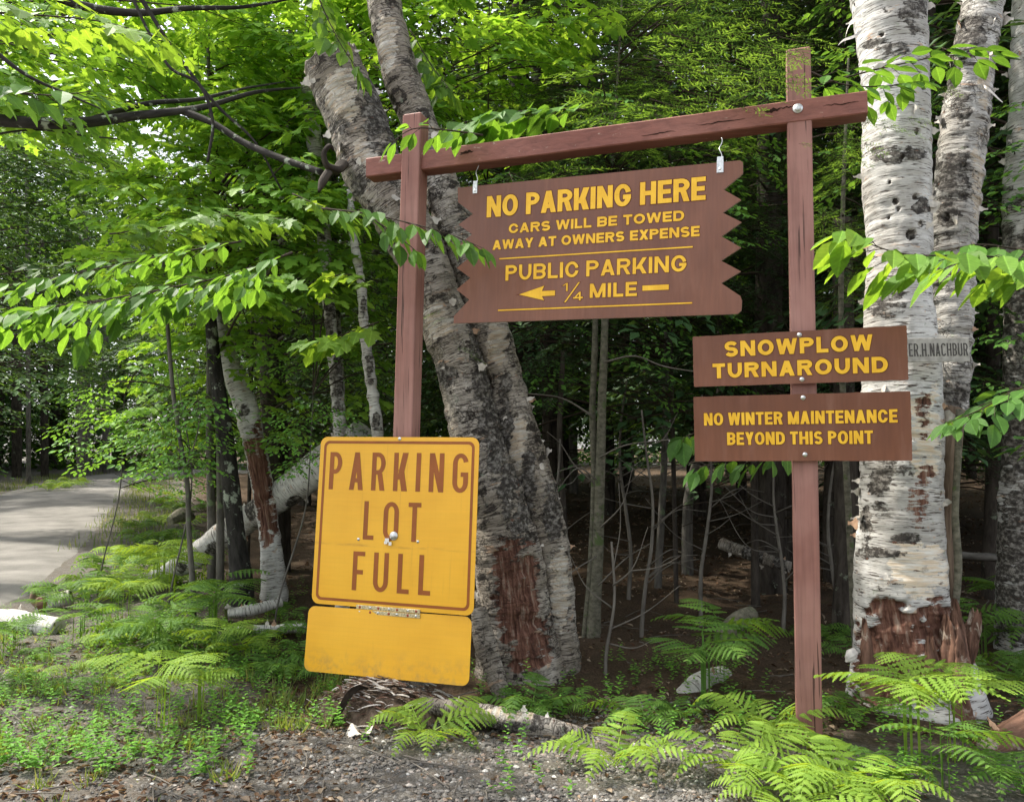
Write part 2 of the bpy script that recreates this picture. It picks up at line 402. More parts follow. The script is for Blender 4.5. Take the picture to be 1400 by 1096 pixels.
def post_paint():
    t = NT('post_paint'); o = t.obj(); g = t.noise(t.scale(o, (34, 34, 1.6)), 1, 6, .6, .4); b = t.noise(o, 1.4, 4)
    c = t.mix(t.ramp(b, (.35, 0), (.68, 1)), (.22, .095, .072), (.35, .185, .15))
    c = t.mix(.85, c, t.ramp(g, (.3, .72), (.5, 1), (.7, 1.14)), 'MULTIPLY')
    cr = t.noise(t.scale(o, (46, 46, .9)), 1, 5, .55); c = t.mix(t.ramp(cr, (.63, 0), (.65, .85)), c, (.04, .018, .012))
    w = t.noise(t.scale(o, (20, 20, 3)), 1, 7, .75); c = t.mix(t.ramp(w, (.695, 0), (.72, .7)), c, (.5, .4, .33))
    t.col(c); t.bump(g, .35, .006); t.set(rough=.62, spec=.3); MAT['post_paint'] = t.m
    t = NT('beam_paint'); o = t.obj(); g = t.noise(t.scale(o, (1.6, 34, 34)), 1, 6, .6, .4); b = t.noise(o, 1.4, 4)
    c = t.mix(t.ramp(b, (.35, 0), (.68, 1)), (.19, .07, .05), (.27, .115, .085))
    c = t.mix(.7, c, t.ramp(g, (.3, .65), (.5, 1), (.7, 1.2)), 'MULTIPLY')
    cr = t.noise(t.scale(o, (.8, 30, 30)), 1, 5, .55); c = t.mix(t.ramp(cr, (.68, 0), (.70, .9)), c, (.03, .014, .010))
    w = t.noise(t.scale(o, (5, 26, 26)), 1, 7, .75); c = t.mix(t.ramp(w, (.63, 0), (.66, .7)), c, (.48, .36, .28))
    t.col(c); t.bump(g, .45, .008); t.set(rough=.62, spec=.3); MAT['beam_paint'] = t.m
post_paint()
def yellow_sheet():
    t = NT('yellow_sheet'); o = t.obj(); x = t.sep(o)
    wv = t.math('SINE', t.math('MULTIPLY', x[2], 210.0)); wx = t.math('SINE', t.math('MULTIPLY', x[0], 170.0))
    n = t.noise(o, 2.2, 4); n2 = t.noise(t.scale(o, (3, 3, 30)), 1, 5)
    c = t.mix(t.ramp(n, (.3, 0), (.7, 1)), (.72, .355, .012), (.80, .42, .022))
    c = t.mix(.5, c, t.ramp(n2, (.3, .93), (.7, 1.05)), 'MULTIPLY')
    c = t.mix(t.ramp(t.math('ADD', wv, 0), (.85, 0), (1, .10)), c, (.55, .25, .01)); c = t.mix(t.ramp(wx, (.9, 0), (1, .07)), c, (.55, .25, .01))
    d = t.noise(o, 30, 7, .8); c = t.mix(t.ramp(d, (.71, 0), (.75, .5)), c, (.25, .16, .06))
    sm = t.noise(t.scale(o, (5, 5, 40)), 1, 5, .7); band = t.ramp(t.math('ABSOLUTE', t.math('ADD', x[2], .165)), (0, 1), (.016, 0))
    c = t.mix(t.math('MULTIPLY', band, t.ramp(sm, (.45, 0), (.62, .55))), c, (.36, .16, .02))
    mud = t.math('MULTIPLY', t.ramp(t.math('MULTIPLY', x[2], -1.0), (.82, 0), (1.0, .8)), t.ramp(t.noise(o, 11, 7, .75), (.46, 0), (.64, .7))); c = t.mix(mud, c, (.30, .19, .07))
    dr = t.noise(t.scale(o, (38, 38, 1.5)), 1, 4, .6); c = t.mix(t.ramp(dr, (.62, 0), (.72, .22)), c, (.42, .2, .02))
    t.col(c); t.set(rough=.36, spec=.45); t.bump(t.math('ADD', n2, t.math('MULTIPLY', n, 6.0)), .12, .004); MAT['yellow_sheet'] = t.m
yellow_sheet()
simple('letter_brown', (.27, .075, .010), .45, .35, nscale=7, var=.15)
simple('sheet_back', (.45, .45, .44), .4, .5, .8)
simple('zinc', (.55, .55, .53), .38, .5, .9, nscale=60, var=.25)
simple('steel_bright', (.72, .72, .70), .25, .5, 1.0)
simple('rivet_strip', (.50, .42, .25), .5, .4, .5, nscale=90, var=.6)
simple('rivet_red', (.28, .05, .03), .5)
simple('plate_wood', (.34, .32, .28), .8, .2, nscale=18, var=.3)
simple('ink', (.075, .068, .06), .8, nscale=60, var=.5)
simple('fungus', (.62, .57, .5), .8, .2, nscale=20, var=.2)

# ------------------------------------------------------------------ ground
def ground_mat():
    t = NT('ground'); p = t.geo(); x = t.sep(p)
    fine = t.noise(p, 55, 8, .75); mid = t.noise(p, 7, 6, .65); big = t.noise(p, .9, 4)
    vor = t.n('TexVoronoi', {'Vector': p, 'Scale': 85.0}); stones = vor.outputs['Color']
    grav = t.mix(t.ramp(fine, (.35, 0), (.65, 1)), (.075, .068, .058), (.195, .182, .16))
    grav = t.mix(.45, grav, t.ramp(t.sep(stones)[0], (0, .55), (1, 1.5)), 'MULTIPLY')
    grav = t.mix(t.ramp(mid, (.45, 0), (.65, .6)), grav, (.11, .085, .062))
    lit = t.mix(t.ramp(fine, (.35, 0), (.62, 1)), (.028, .018, .012), (.12, .08, .05))
    lit = t.mix(t.ramp(mid, (.5, 0), (.7, .6)), lit, (.05, .045, .022))
    # gravel pull-off in front: y below a wavy line; verge of the road too
    yy = t.math('ADD', x[1], t.math('MULTIPLY', t.math('SUBTRACT', mid, .5), 1.6))
    lim = t.math('SUBTRACT', yy, t.math('MULTIPLY', x[0], -.12))
    g = t.ramp(t.math('MULTIPLY', lim, .1), (.455, 1), (.52, 0))
    verge = t.ramp(t.math('MULTIPLY', t.math('ADD', t.math('ADD', x[0], t.math('MULTIPLY', x[1], .42)), t.math('MULTIPLY', t.math('SUBTRACT', mid, .5), 2.0)), .1), (0.0, 1), (.08, 0))
    verge2 = t.math('MULTIPLY', verge, 1.0)
    m = t.math('MAXIMUM', g, verge2)
    t.col(t.mix(m, lit, grav)); t.bump(t.math('ADD', fine, t.math('MULTIPLY', mid, .8)), .9, .03); t.set(rough=.95, spec=.15); MAT['ground'] = t.m
    t = NT('road_gravel'); p = t.geo(); fine = t.noise(p, 45, 8, .75); mid = t.noise(p, 1.3, 5, .6)
    c = t.mix(t.ramp(mid, (.35, 0), (.65, 1)), (.14, .133, .12), (.23, .218, .197)); c = t.mix(.6, c, t.ramp(fine, (.3, .7), (.7, 1.2)), 'MULTIPLY')
    t.col(c); t.bump(fine, .6, .02); t.set(rough=.95, spec=.15); MAT['road_gravel'] = t.m
ground_mat()
def build_ground():
    xs = np.concatenate([np.linspace(-140, -30, 23)[:-1], np.linspace(-30, -8, 45)[:-1], np.linspace(-8, 6, 281)[:-1], np.linspace(6, 30, 49)[:-1], np.linspace(30, 140, 23)])
    ys = np.concatenate([np.linspace(-80, 0, 21)[:-1], np.linspace(0, 2.5, 11)[:-1], np.linspace(2.5, 11, 201)[:-1], np.linspace(11, 30, 60)[:-1], np.linspace(30, 160, 40)])
    X, Y = np.meshgrid(xs, ys); Z = H(X, Y)
    near = (Y < 9) & (Y > 2)
    Z = Z + near * 0.008 * fbm(np.stack([X, Y, X * 0], -1) * 9, 3)
    V = np.stack([X, Y, Z], -1).reshape(-1, 3); nx, ny = len(xs), len(ys)
    i = (np.arange(ny - 1)[:, None] * nx + np.arange(nx - 1)[None]).ravel()
    F = np.stack([i, i + 1, i + nx + 1, i + nx], -1)
    o = MB().add(V, F).build('ground', MAT['ground']); tag(o, kind='structure')
    # road ribbon
    def resample(E, n):
        d = np.concatenate([[0], np.cumsum(np.linalg.norm(np.diff(E, axis=0), axis=1))]); return smooth_path(E, d, np.linspace(0, d[-1], n))
    n, m = 160, 14
    a, b = resample(np.concatenate([[(-4.0, -40)], RE]), n), resample(np.concatenate([[(-9.2, -40)], LE]), n)
    s = np.linspace(0, 1, m)[None, :, None]; Q = a[:, None] * (1 - s) + b[:, None] * s
    
    crown = 0.03 * np.sin(np.pi * s[..., 0]) - 0.0
    Z = H(Q[..., 0], Q[..., 1]) + 0.02 + crown - 0.07 * np.abs(2 * s[..., 0] - 1) ** 10
    V = np.concatenate([Q, Z[..., None]], -1).reshape(-1, 3)
    i = (np.arange(n - 1)[:, None] * m + np.arange(m - 1)[None]).ravel(); F = np.stack([i, i + m, i + m + 1, i + 1], -1)
    tag(MB().add(V, F).build('road', MAT['road_gravel']), kind='structure')
build_ground()

# ------------------------------------------------------------------ lettering
def glyph(ch, w, h, t):
    """list of pieces; a piece is a list of quads (4x2 arrays)"""
    tt = t * .88; out = []
    def bar(x0, y0, x1, y1): out.append([np.array([(x0, y0), (x1, y0), (x1, y1), (x0, y1)])])
    def diag(xa, ya, xb, yb, tw): out.append([np.array([(xa, ya), (xa + tw, ya), (xb + tw, yb), (xb, yb)])])
    def arc(cx, cy, rx, ry, a0, a1, n=12):
        a = np.radians(np.linspace(a0, a1, n + 1)); o = np.stack([cx + rx * np.cos(a), cy + ry * np.sin(a)], -1)
        i = np.stack([cx + max(rx - t, 1e-4) * np.cos(a), cy + max(ry - tt, 1e-4) * np.sin(a)], -1)
        out.append([np.array([i[k], o[k], o[k + 1], i[k + 1]]) for k in range(n)])
    def ribbon(pts, th):
        pts = np.array(pts); tg = np.gradient(pts, axis=0); tg /= np.linalg.norm(tg, axis=1)[:, None]; nr = np.stack([tg[:, 1], -tg[:, 0]], -1) * th / 2
        out.append([np.array([pts[k] - nr[k], pts[k] + nr[k], pts[k + 1] + nr[k + 1], pts[k + 1] - nr[k + 1]]) for k in range(len(pts) - 1)])
    ry = min(h / 2, w * .62); tw = t * 1.08
    def bowl(y0, y1, r):
        r = min(r, (y1 - y0) / 2 * 1.25)
        bar(t, y1 - tt, w - r, y1); bar(t, y0, w - r, y0 + tt); arc(w - r, (y0 + y1) / 2, r, (y1 - y0) / 2, -90, 90)
    if ch == 'A': diag(0, 0, w / 2 - tw / 2, h, tw); diag(w - tw, 0, w / 2 - tw / 2, h, tw); bar(w * .2, h * .2, w * .8, h * .2 + tt)
    elif ch == 'B': bar(0, 0, t, h); bowl(h / 2 - tt / 2, h, w * .5); bowl(0, h / 2 + tt / 2, w * .52)
    elif ch in 'CG':
        arc(w / 2, h - ry, w / 2, ry, 12, 180, 14); arc(w / 2, ry, w / 2, ry, 180, 348 if ch == 'C' else 360, 14)
        if h > 2 * ry: bar(0, ry, t, h - ry)
        if ch == 'G': bar(w * .52, h * .52 - tt, w, h * .52); bar(w - t, min(ry, h * .4), w, h * .52 - tt)
    elif ch == 'D':
        r = min(w * .62, h / 2); bar(0, 0, t, h); bar(t, h - tt, w - r, h); bar(t, 0, w - r, tt)
        arc(w - r, h - ry, r, ry, 0, 90); arc(w - r, ry, r, ry, -90, 0)
        if h > 2 * ry: bar(w - t, ry, w, h - ry)
    elif ch == 'E': bar(0, 0, t, h); bar(t, 0, w, tt); bar(t, h - tt, w, h); bar(t, h / 2 - tt / 2, w * .93, h / 2 + tt / 2)
    elif ch == 'F': bar(0, 0, t, h); bar(t, h - tt, w, h); bar(t, h * .47 - tt / 2, w * .88, h * .47 + tt / 2)
    elif ch == 'H': bar(0, 0, t, h); bar(w - t, 0, w, h); bar(t, h / 2 - tt / 2, w - t, h / 2 + tt / 2)
    elif ch == 'I': bar(0, 0, t, h)
    elif ch == 'K': bar(0, 0, t, h); diag(t * .8, h * .30, w - tw * 1.1, h, tw * 1.15); diag(w - tw * 1.12, 0, w * .34, h * .56, tw * 1.15)
    elif ch == 'L': bar(0, 0, t, h); bar(t, 0, w, tt)
    elif ch == 'M': bar(0, 0, t * .95, h); bar(w - t * .95, 0, w, h); diag(w / 2 - tw / 2, 0, 0, h, tw); diag(w / 2 - tw / 2, 0, w - tw, h, tw)
    elif ch == 'N': bar(0, 0, t, h); bar(w - t, 0, w, h); diag(w - tw, 0, 0, h, tw)
    elif ch == 'O':
        arc(w / 2, h - ry, w / 2, ry, 0, 180, 18); arc(w / 2, ry, w / 2, ry, 180, 360, 18)
        if h > 2 * ry: bar(0, ry, t, h - ry); bar(w - t, ry, w, h - ry)
    elif ch in 'PR':
        bar(0, 0, t, h); bowl(h * .42, h, w * .55)
        if ch == 'R': diag(w - tw * 1.02, 0, w * .42, h * .46, tw * 1.02)
    elif ch == 'S':
        a = (h - tt) / 4; rx = (w - t) / 2
        u = np.radians(np.linspace(22, 270, 18)); l = np.radians(np.linspace(90, -158, 18))
        pu = [(w / 2 + rx * math.cos(q), h - tt / 2 - a + a * math.sin(q)) for q in u]; pl = [(w / 2 + rx * math.cos(q), tt / 2 + a + a * math.sin(q)) for q in l]
        ribbon(pu + pl[1:], t * .94)
    elif ch == 'T': bar(0, h - tt, w, h); bar(w / 2 - t / 2, 0, w / 2 + t / 2, h - tt)
    elif ch == 'U': bar(0, ry, t, h); bar(w - t, ry, w, h); arc(w / 2, ry, w / 2, ry, 180, 360, 18)
    elif ch == 'V': diag(w / 2 - tw / 2, 0, 0, h, tw); diag(w / 2 - tw / 2, 0, w - tw, h, tw)
    elif ch == 'W':
        tw = t * .98; q = w * .27 - tw / 2
        diag(q, 0, 0, h, tw); diag(q, 0, w / 2 - tw / 2, h, tw); diag(w - q - tw, 0, w / 2 - tw / 2, h, tw); diag(w - q - tw, 0, w - tw, h, tw)
    elif ch == 'X': diag(0, 0, w - tw * 1.1, h, tw * 1.1); diag(w - tw * 1.1, 0, 0, h, tw * 1.1)
    elif ch == 'Y': diag(w / 2 - tw / 2, h * .38, 0, h, tw); diag(w / 2 - tw / 2, h * .38, w - tw, h, tw); bar(w / 2 - t / 2, 0, w / 2 + t / 2, h * .42)
    elif ch == '1': bar(w - t, 0, w, h); diag(0, h * .68, w - t * 1.0, h, t * .9)
    elif ch == '4': bar(w * .6, 0, w * .6 + t, h); bar(0, h * .22, w, h * .22 + tt); diag(0, h * .22, w * .6, h, t * 1.05)
    elif ch == '/': diag(0, 0, w - t, h, t)
    elif ch == '.': bar(0, 0, t, t)
    return out
WID = dict(A=.72, B=.68, C=.72, D=.70, E=.60, F=.56, G=.74, H=.70, I=.0, K=.70, L=.54, M=.86, N=.71, O=.76, P=.65, R=.69, S=.66, T=.62, U=.69, V=.68, W=.98, X=.68, Y=.68)
WID.update({'1': .3, '4': .55, '.': .0, ' ': .40})
def layout(text, x0, x1, h, t, gap=.10):
    """fit text between x0 and x1; returns list (char, x, w)"""
    nat = [WID[c] * h for c in text]; gaps = [0 if (text[i] == ' ' or text[i + 1] == ' ') else gap * h for i in range(len(text) - 1)]
    fixed = sum(t for c in text if c in 'I.'); var = sum(nat) + sum(gaps); k = (x1 - x0 - fixed) / var
    x = x0; out = []
    for i, c in enumerate(text):
        w = t if c in 'I.' else nat[i] * k
        out.append((c, x, w)); x += w + (gaps[i] * k if i < len(gaps) else 0)
    return out
def grow(q, e):
    """offset a convex quad outward by e"""
    c = q.mean(0); n = len(q); A = sum(q[i][0] * q[(i + 1) % n][1] - q[(i + 1) % n][0] * q[i][1] for i in range(n))
    if A < 0: q = q[::-1]
    L = []
    for i in range(n):
        a, b = q[i], q[(i + 1) % n]; d = b - a; ln = np.hypot(*d)
        if ln < 1e-6: continue
        nr = np.array([d[1], -d[0]]) / ln; L.append((a + nr * e, d / ln))
    out = []
    for i in range(len(L)):
        (p, d), (r, s) = L[i - 1], L[i]; den = d[0] * s[1] - d[1] * s[0]
        if abs(den) < 1e-3: out.append(r); continue
        k = ((r[0] - p[0]) * s[1] - (r[1] - p[1]) * s[0]) / den; v = p + d * k
        w = v - r; lim = 2.5 * e
        out.append(v if np.hypot(*w) < max(lim, 1e-6) + 10 else r)
    return np.array(out)
def letter_mesh(pieces, y, mb, edge=0.0, yedge=0.0):
    """pieces: list of lists of 2D polys in sign plane (x, z); y = proud offset"""
    for k, piece in enumerate(pieces):
        off = (k % 9) * 0.00006
        for q in piece:
            A = sum(q[i][0] * q[(i + 1) % len(q)][1] - q[(i + 1) % len(q)][0] * q[i][1] for i in range(len(q)))
            qq = q if A > 0 else q[::-1]
            mb.add(np.stack([qq[:, 0], np.full(len(qq), y - off), qq[:, 1]], -1), [tuple(range(len(qq)))], 0, False)
            if edge:
                g = grow(qq, edge)
                if len(g) > 2: mb.add(np.stack([g[:, 0], np.full(len(g), yedge - off * 1.0), g[:, 1]], -1), [tuple(range(len(g)))], 1, False)
def text_pieces(text, x0, x1, z0, h, t, gap=.10):
    out = []
    for c, x, w in layout(text, x0, x1, h, t, gap):
        if c == ' ': continue
        for pc in glyph(c, w, h, t): out.append([q + np.array([x, z0]) for q in pc])
    return out

def rescale(c, Y0, Y1):
    c = np.array(c); k = Y1 / Y0; return np.array([c[0] * k, Y1, CAM_Z + (c[2] - CAM_Z) * k]), k
def sign_root(name, label, cat, c, M, group=None):
    from mathutils import Matrix
    r = thing(name, label, cat, (0, 0, 0), group); r.matrix_world = Matrix(np.vstack([np.hstack([M, np.array(c)[:, None]]), [0, 0, 0, 1]]).tolist()); return r
def plate(mb, outline, th, mat=0, mat_edge=1, mat_back=0):
    """flat board from a 2D outline (ccw seen from the front), front at -th/2"""
    o = np.array(outline); n = len(o)
    Vf = np.stack([o[:, 0], np.full(n, -th / 2), o[:, 1]], -1); Vb = np.stack([o[:, 0], np.full(n, th / 2), o[:, 1]], -1)
    mb.add(Vf, [tuple(range(n))], mat, False); mb.add(Vb, [tuple(range(n))[::-1]], mat_back, False)
    V = np.concatenate([Vf, Vb]); mb.add(V, np.array([(i, i + n, (i + 1) % n + n, (i + 1) % n) for i in range(n)]), mat_edge, False)
def rrect(w, h, r, n=8, cx=0, cz=0):
    pts = []
    for (sx, sz, a0) in ((1, -1, -90), (1, 1, 0), (-1, 1, 90), (-1, -1, 180)):
        for a in np.radians(np.linspace(a0, a0 + 90, n)): pts.append((cx + sx * (w / 2 - r) + r * math.cos(a), cz + sz * (h / 2 - r) + r * math.sin(a)))
    return np.array(pts)
def bolt(name, parent, x, y, z, r=.016, mat='zinc'):
    """domed bolt head on a washer, local sign frame"""
    mb = MB(); a = np.linspace(0, 2 * math.pi, 16, endpoint=False)
    prof = [(1.0, 0), (1.0, -.12), (.94, -.18), (.66, -.2), (.62, -.36), (.4, -.44), (.0, -.47)]
    V = np.concatenate([np.stack([x + r * p * np.cos(a), np.full(16, y + r * q), z + r * p * np.sin(a)], -1) for p, q in prof])
    F = [(k * 16 + i, k * 16 + (i + 1) % 16, (k + 1) * 16 + (i + 1) % 16, (k + 1) * 16 + i) for k in range(len(prof) - 1) for i in range(16)]
    mb.add(V, np.array(F), 0, True); return mb.build(name, MAT[mat], parent, origin=(0, 0, 0))

# ------------------------------------------------------------------ sign frame
YAW = -18.0
MF = rotm(YAW)
nF = MF @ np.array([0, -1., 0]); xF = MF @ np.array([1., 0, 0])
PW = .142
def post_line(pa, pb, Y):
    a, b = P(*pa, Y), P(*pb, Y); k = (b - a) / (b[2] - a[2]); return lambda z: a + k * (z - a[2])
lL = post_line((563, 156), (550, 590), 5.40); lR = post_line((1091.5, 69), (1106.7, 995), 4.63)
frame = thing('sign_frame', 'tall brown timber frame of two posts and a crossbeam with a sign hanging from it', 'sign frame', tuple(lR(0.0)))
def post(line, ztop, nm='post'):
    mb = MB(); rows = np.linspace(-.35, ztop, 40); b = .006; h = PW / 2
    sec = np.array([(-h + b, -h), (h - b, -h), (h, -h + b), (h, h - b), (h - b, h), (-h + b, h), (-h, h - b), (-h, -h + b)])
    V = []
    for z in rows:
        c = line(z) - nF * h
        for s in sec: V.append(c + xF * s[0] - nF * s[1] + np.array([0, 0, 0]) + .0012 * np.array([vnoise(np.array([s[0] * 9, z * 4, s[1] * 9])), 0, 0]))
    c = line(ztop) - nF * h
    for s in sec * .9: V.append(c + xF * s[0] - nF * s[1] + np.array([0, 0, .008]))
    n = len(rows) + 1; F = [(i * 8 + j, i * 8 + (j + 1) % 8, (i + 1) * 8 + (j + 1) % 8, (i + 1) * 8 + j) for i in range(n - 1) for j in range(8)] + [tuple((n - 1) * 8 + j for j in range(8))]
    mb.add(np.array(V), F, 0, False); return mb.build(nm, MAT['post_paint'], frame)
zlt = P(563, 156, 5.40)[2]; zrt = P(1091.5, 67, 4.63)[2]
post(lL, zlt); post(lR, zrt)
def on_front(px, py, off=0.0):
    """photo pixel onto the vertical plane of the post fronts"""
    p0 = lR(3.5) + nF * off; d = ray(px, py); t = ((p0 - CAM) @ nF) / (d @ nF); return CAM + d * t
def beam():
    a, b = on_front(500.3, 229.5, .004), on_front(1186, 138.5, .004); xa = unit(b - a); up = np.cross(xa, nF); up = -up if up[2] < 0 else up
    fr = unit(np.cross(up, xa)) ; fr = fr if fr @ nF > 0 else -fr
    n = 60; mb = MB(); h = .070; bb = .007; dep = PW - .006; sec = [(0, -h + bb), (0, h - bb), (bb, h), (dep - bb, h), (dep, h - bb), (dep, -h + bb), (dep - bb, -h), (bb, -h)]
    V = []
    for k in range(n):
        t = k / (n - 1); c = a + (b - a) * t
        wv = .004 * vnoise(np.array([t * 6, 1.5, 0]))
        for i, (d, z) in enumerate(sec): V.append(c - fr * d + up * (z + wv) + up * .0015 * vnoise(np.array([t * 40, i * 2.3, 4])))
    F = [(i * 8 + j, i * 8 + (j + 1) % 8, (i + 1) * 8 + (j + 1) % 8, (i + 1) * 8 + j) for i in range(n - 1) for j in range(8)] + [tuple(range(8))[::-1], tuple((n - 1) * 8 + j for j in range(8))]
    V = np.array(V)
    # rotate into a local frame so the grain runs along the beam
    o = mb.add(V, F, 0, False).build('beam', MAT['beam_paint'], frame); return a, b, xa, up, fr
BA, BB, BX, BUP, BFR = beam()
def wbolt(px, py, r, off=.006):
    from mathutils import Matrix
    p = on_front(px, py, off); o = bolt('bolt', frame, 0, 0, 0, r)
    M = np.eye(4); M[:3, :3] = MF; M[:3, 3] = p - np.array(frame.location); o.matrix_local = Matrix(M.tolist()); return o
wbolt(562.3, 221, .018); wbolt(1090.7, 148.6, .030)
# ragged knots and splits on the beam
rng = np.random.default_rng(4); simple('split_dark', (.025, .012, .008), .9, .1)
for (px, py, L, th) in ((638, 208, .10, .02), (1056, 151, .10, .022), (1075, 147, .09, .007), (900, 182, .22, .006), (985, 167, .3, .006), (1150, 142, .2, .006)):
    mbk = MB(); p = on_front(px, py, .0062); n = 14; top = []; bot = []
    for k in range(n):
        s = (k / (n - 1) - .5); w = th * (1 - (2 * s) ** 2) * (.6 + .6 * rng.random()) / 2 + .0006
        c = p + BX * s * L + BUP * .006 * vnoise(np.array([k * .7, px, 0])); top.append(c + BUP * w); bot.append(c - BUP * w)
    mbk.add(np.array(bot + top), np.array([(k, k + 1, n + k + 1, n + k) for k in range(n - 1)]), 0, False); mbk.build('crack', MAT['split_dark'], frame)

# --- hanging zig-zag sign
def uvp(u, v, w, h): return ((u - .5) * w, (v - .5) * h)
def zigzag():
    c, M, w, h, th = np.array([.5141, 5.03, 3.0065]), rotm(-19.69, .54, 1.69), 1.917, .954, .022
    r = sign_root('parking_notice_sign', 'brown sign with saw-toothed ends and yellow NO PARKING HERE lettering, hanging under the crossbeam', 'sign', c, M)
    R = [(.999, 0.985), (.999, .913), (.939, .817), (.994, .741), (.937, .665), (.996, .594), (.934, .51), (.995, .429), (.933, .351), (.995, .274), (.934, .204), (.994, .115), (.999, .085), (.997, .02), (.985, 0)]
    L = [(.0, 0), (.0, .052), (.058, .167), (.007, .246), (.06, .327), (.006, .405), (.062, .486), (.006, .566), (.062, .645), (.007, .725), (.064, .795), (.003, .891), (.0, 1)]
    out = [uvp(u, v, w, h) for (u, v) in L[:1]] + [uvp(u, v, w, h) for (u, v) in R[::-1]] + [uvp(.99, 1, w, h)] + [uvp(u, v, w, h) for (u, v) in L[:0:-1]]
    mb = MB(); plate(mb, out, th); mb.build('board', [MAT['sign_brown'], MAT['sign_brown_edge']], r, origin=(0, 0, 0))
    y = -th / 2 - .0016; ye = -th / 2 - .0005
    def line(name, pieces, edge=.0045, label=None):
        m = MB(); letter_mesh(pieces, y, m, edge, ye); o = m.build(name, [MAT['letter_yellow'], MAT['letter_shadow']], r, origin=(0, 0, 0))
        if label: o['label'] = label
    X = lambda u: (u - .5) * w; Z = lambda v: (v - .5) * h
    line('lettering', text_pieces('NO PARKING HERE', X(.117), X(.883), Z(.759), .155 * h, .0335, .07), label='large bold yellow lettering NO PARKING HERE')
    line('lettering', text_pieces('CARS WILL BE TOWED', X(.203), X(.815), Z(.631), .069 * h, .0172, .09), .003, 'small yellow lettering CARS WILL BE TOWED')
    line('lettering', text_pieces('AWAY AT OWNERS EXPENSE', X(.143), X(.865), Z(.520), .069 * h, .0172, .08), .003, 'small yellow lettering AWAY AT OWNERS EXPENSE')
    line('lettering', text_pieces('PUBLIC PARKING', X(.195), X(.824), Z(.292), .110 * h, .022, .11), .0035, 'yellow lettering PUBLIC PARKING')
    pc = text_pieces('MILE', X(.502), X(.663), Z(.143), .097 * h, .0215, .12)
    pc += text_pieces('1', X(.405), X(.424), Z(.198), .055 * h, .011) + text_pieces('4', X(.444), X(.478), Z(.130), .058 * h, .0115)
    pc += [[q + np.array([X(.412), Z(.120)]) for q in p] for p in glyph('/', .055 * w, .135 * h, .011)]
    line('lettering', pc, .0035, 'yellow lettering 1/4 MILE')
    az = Z(.1885)
    arrow = [[np.array([(X(.247), az), (X(.34), Z(.140)), (X(.327), az)])], [np.array([(X(.247), az), (X(.327), az), (X(.34), Z(.243))])], [np.array([(X(.3275), Z(.170)), (X(.379), Z(.170)), (X(.379), Z(.206)), (X(.3275), Z(.206))])]]
    line('arrow', arrow, .003)
    line('dash', [[np.array([(X(.681), Z(.176)), (X(.768), Z(.176)), (X(.768), Z(.211)), (X(.681), Z(.211))])]], .003)
    for v in (.452, .082): line('rule', [[np.array([(X(.17), Z(v) - .0045), (X(.844), Z(v) - .0045), (X(.844), Z(v) + .0045), (X(.17), Z(v) + .0045)])]], .0025)
    for u in (.07, .928):
        m = MB(); x = X(u); s = 1.0 if u < .5 else 1.25
        box(m, (x, -th / 2 - .003, h / 2 - .022 * s), (.032 * s, .006, .062 * s)); box(m, (x, -th / 2 - .002, h / 2 + .022), (.03 * s, .004, .026)); box(m, (x, th / 2 + .003, h / 2 - .02), (.032 * s, .006, .06))
        br = m.build('bracket', MAT['zinc'], r, origin=(0, 0, 0))
        bolt('rivet', br, x, -th / 2 - .006, h / 2 - .034 * s, .009, 'steel_bright')
        # S-hook up to the beam
        zt = (0.20 if u < .5 else .17); t = np.linspace(0, 1, 20)
        pth = np.stack([x + .008 * np.sin(t * 9), np.full(20, 0.0) + .006 * np.cos(t * 9) + (.03 * t), h / 2 + .02 + (zt - .02) * t], -1)
        m2 = MB(); add_tube(m2, pth, .0032, 6); m2.build('hook', MAT['zinc'], r, origin=(0, 0, 0))
zigzag()
def rect_sign(name, label, c0, Y0, Y1, ypr, w, h, lines, bolts):
    c, k = rescale(c0, Y0, Y1); w *= k; h *= k; th = .020; M = rotm(*ypr)
    r = sign_root(name, label, 'sign', c, M)
    o = [(-w / 2, -h / 2 + .004), (-w / 2 + .004, -h / 2), (w / 2 - .004, -h / 2), (w / 2, -h / 2 + .004), (w / 2, h / 2 - .004), (w / 2 - .004, h / 2), (-w / 2 + .004, h / 2), (-w / 2, h / 2 - .004)]
    rg = np.random.default_rng(len(label)); out = []
    for i in range(8):                                            # slightly chipped edges
        a, b = np.array(o[i]), np.array(o[(i + 1) % 8]); n = 30 if np.linalg.norm(b - a) > .05 else 1
        for q in range(n): out.append(a + (b - a) * q / n + (rg.normal(0, .0008, 2) if n > 1 and q else 0))
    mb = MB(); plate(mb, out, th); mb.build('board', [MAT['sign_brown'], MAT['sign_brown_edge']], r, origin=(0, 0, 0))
    for (s, u0, u1, v, hh, t, gap, e) in lines:
        m = MB(); letter_mesh(text_pieces(s, (u0 - .5) * w, (u1 - .5) * w, (v - .5) * h, hh * h, t, gap), -th / 2 - .0016, m, e, -th / 2 - .0005)
        q = m.build('lettering', [MAT['letter_yellow'], MAT['letter_shadow']], r, origin=(0, 0, 0)); q['label'] = 'yellow lettering ' + s
    for (u, v) in bolts: bolt('bolt', r, (u - .5) * w, -th / 2 - .002, (v - .5) * h, .0135)
rect_sign('turnaround_sign', 'brown board with wide yellow SNOWPLOW TURNAROUND letters bolted to the post', (1.6666, 4.56, 2.2138), 4.56, 4.595, (-19.03, 2.61, -.12), 1.179, .307,
          [('SNOWPLOW', .158, .85, .568, .30, .0245, .12, .0035), ('TURNAROUND', .096, .913, .152, .292, .0245, .12, .0035)], [(.519, .925), (.525, .075)])
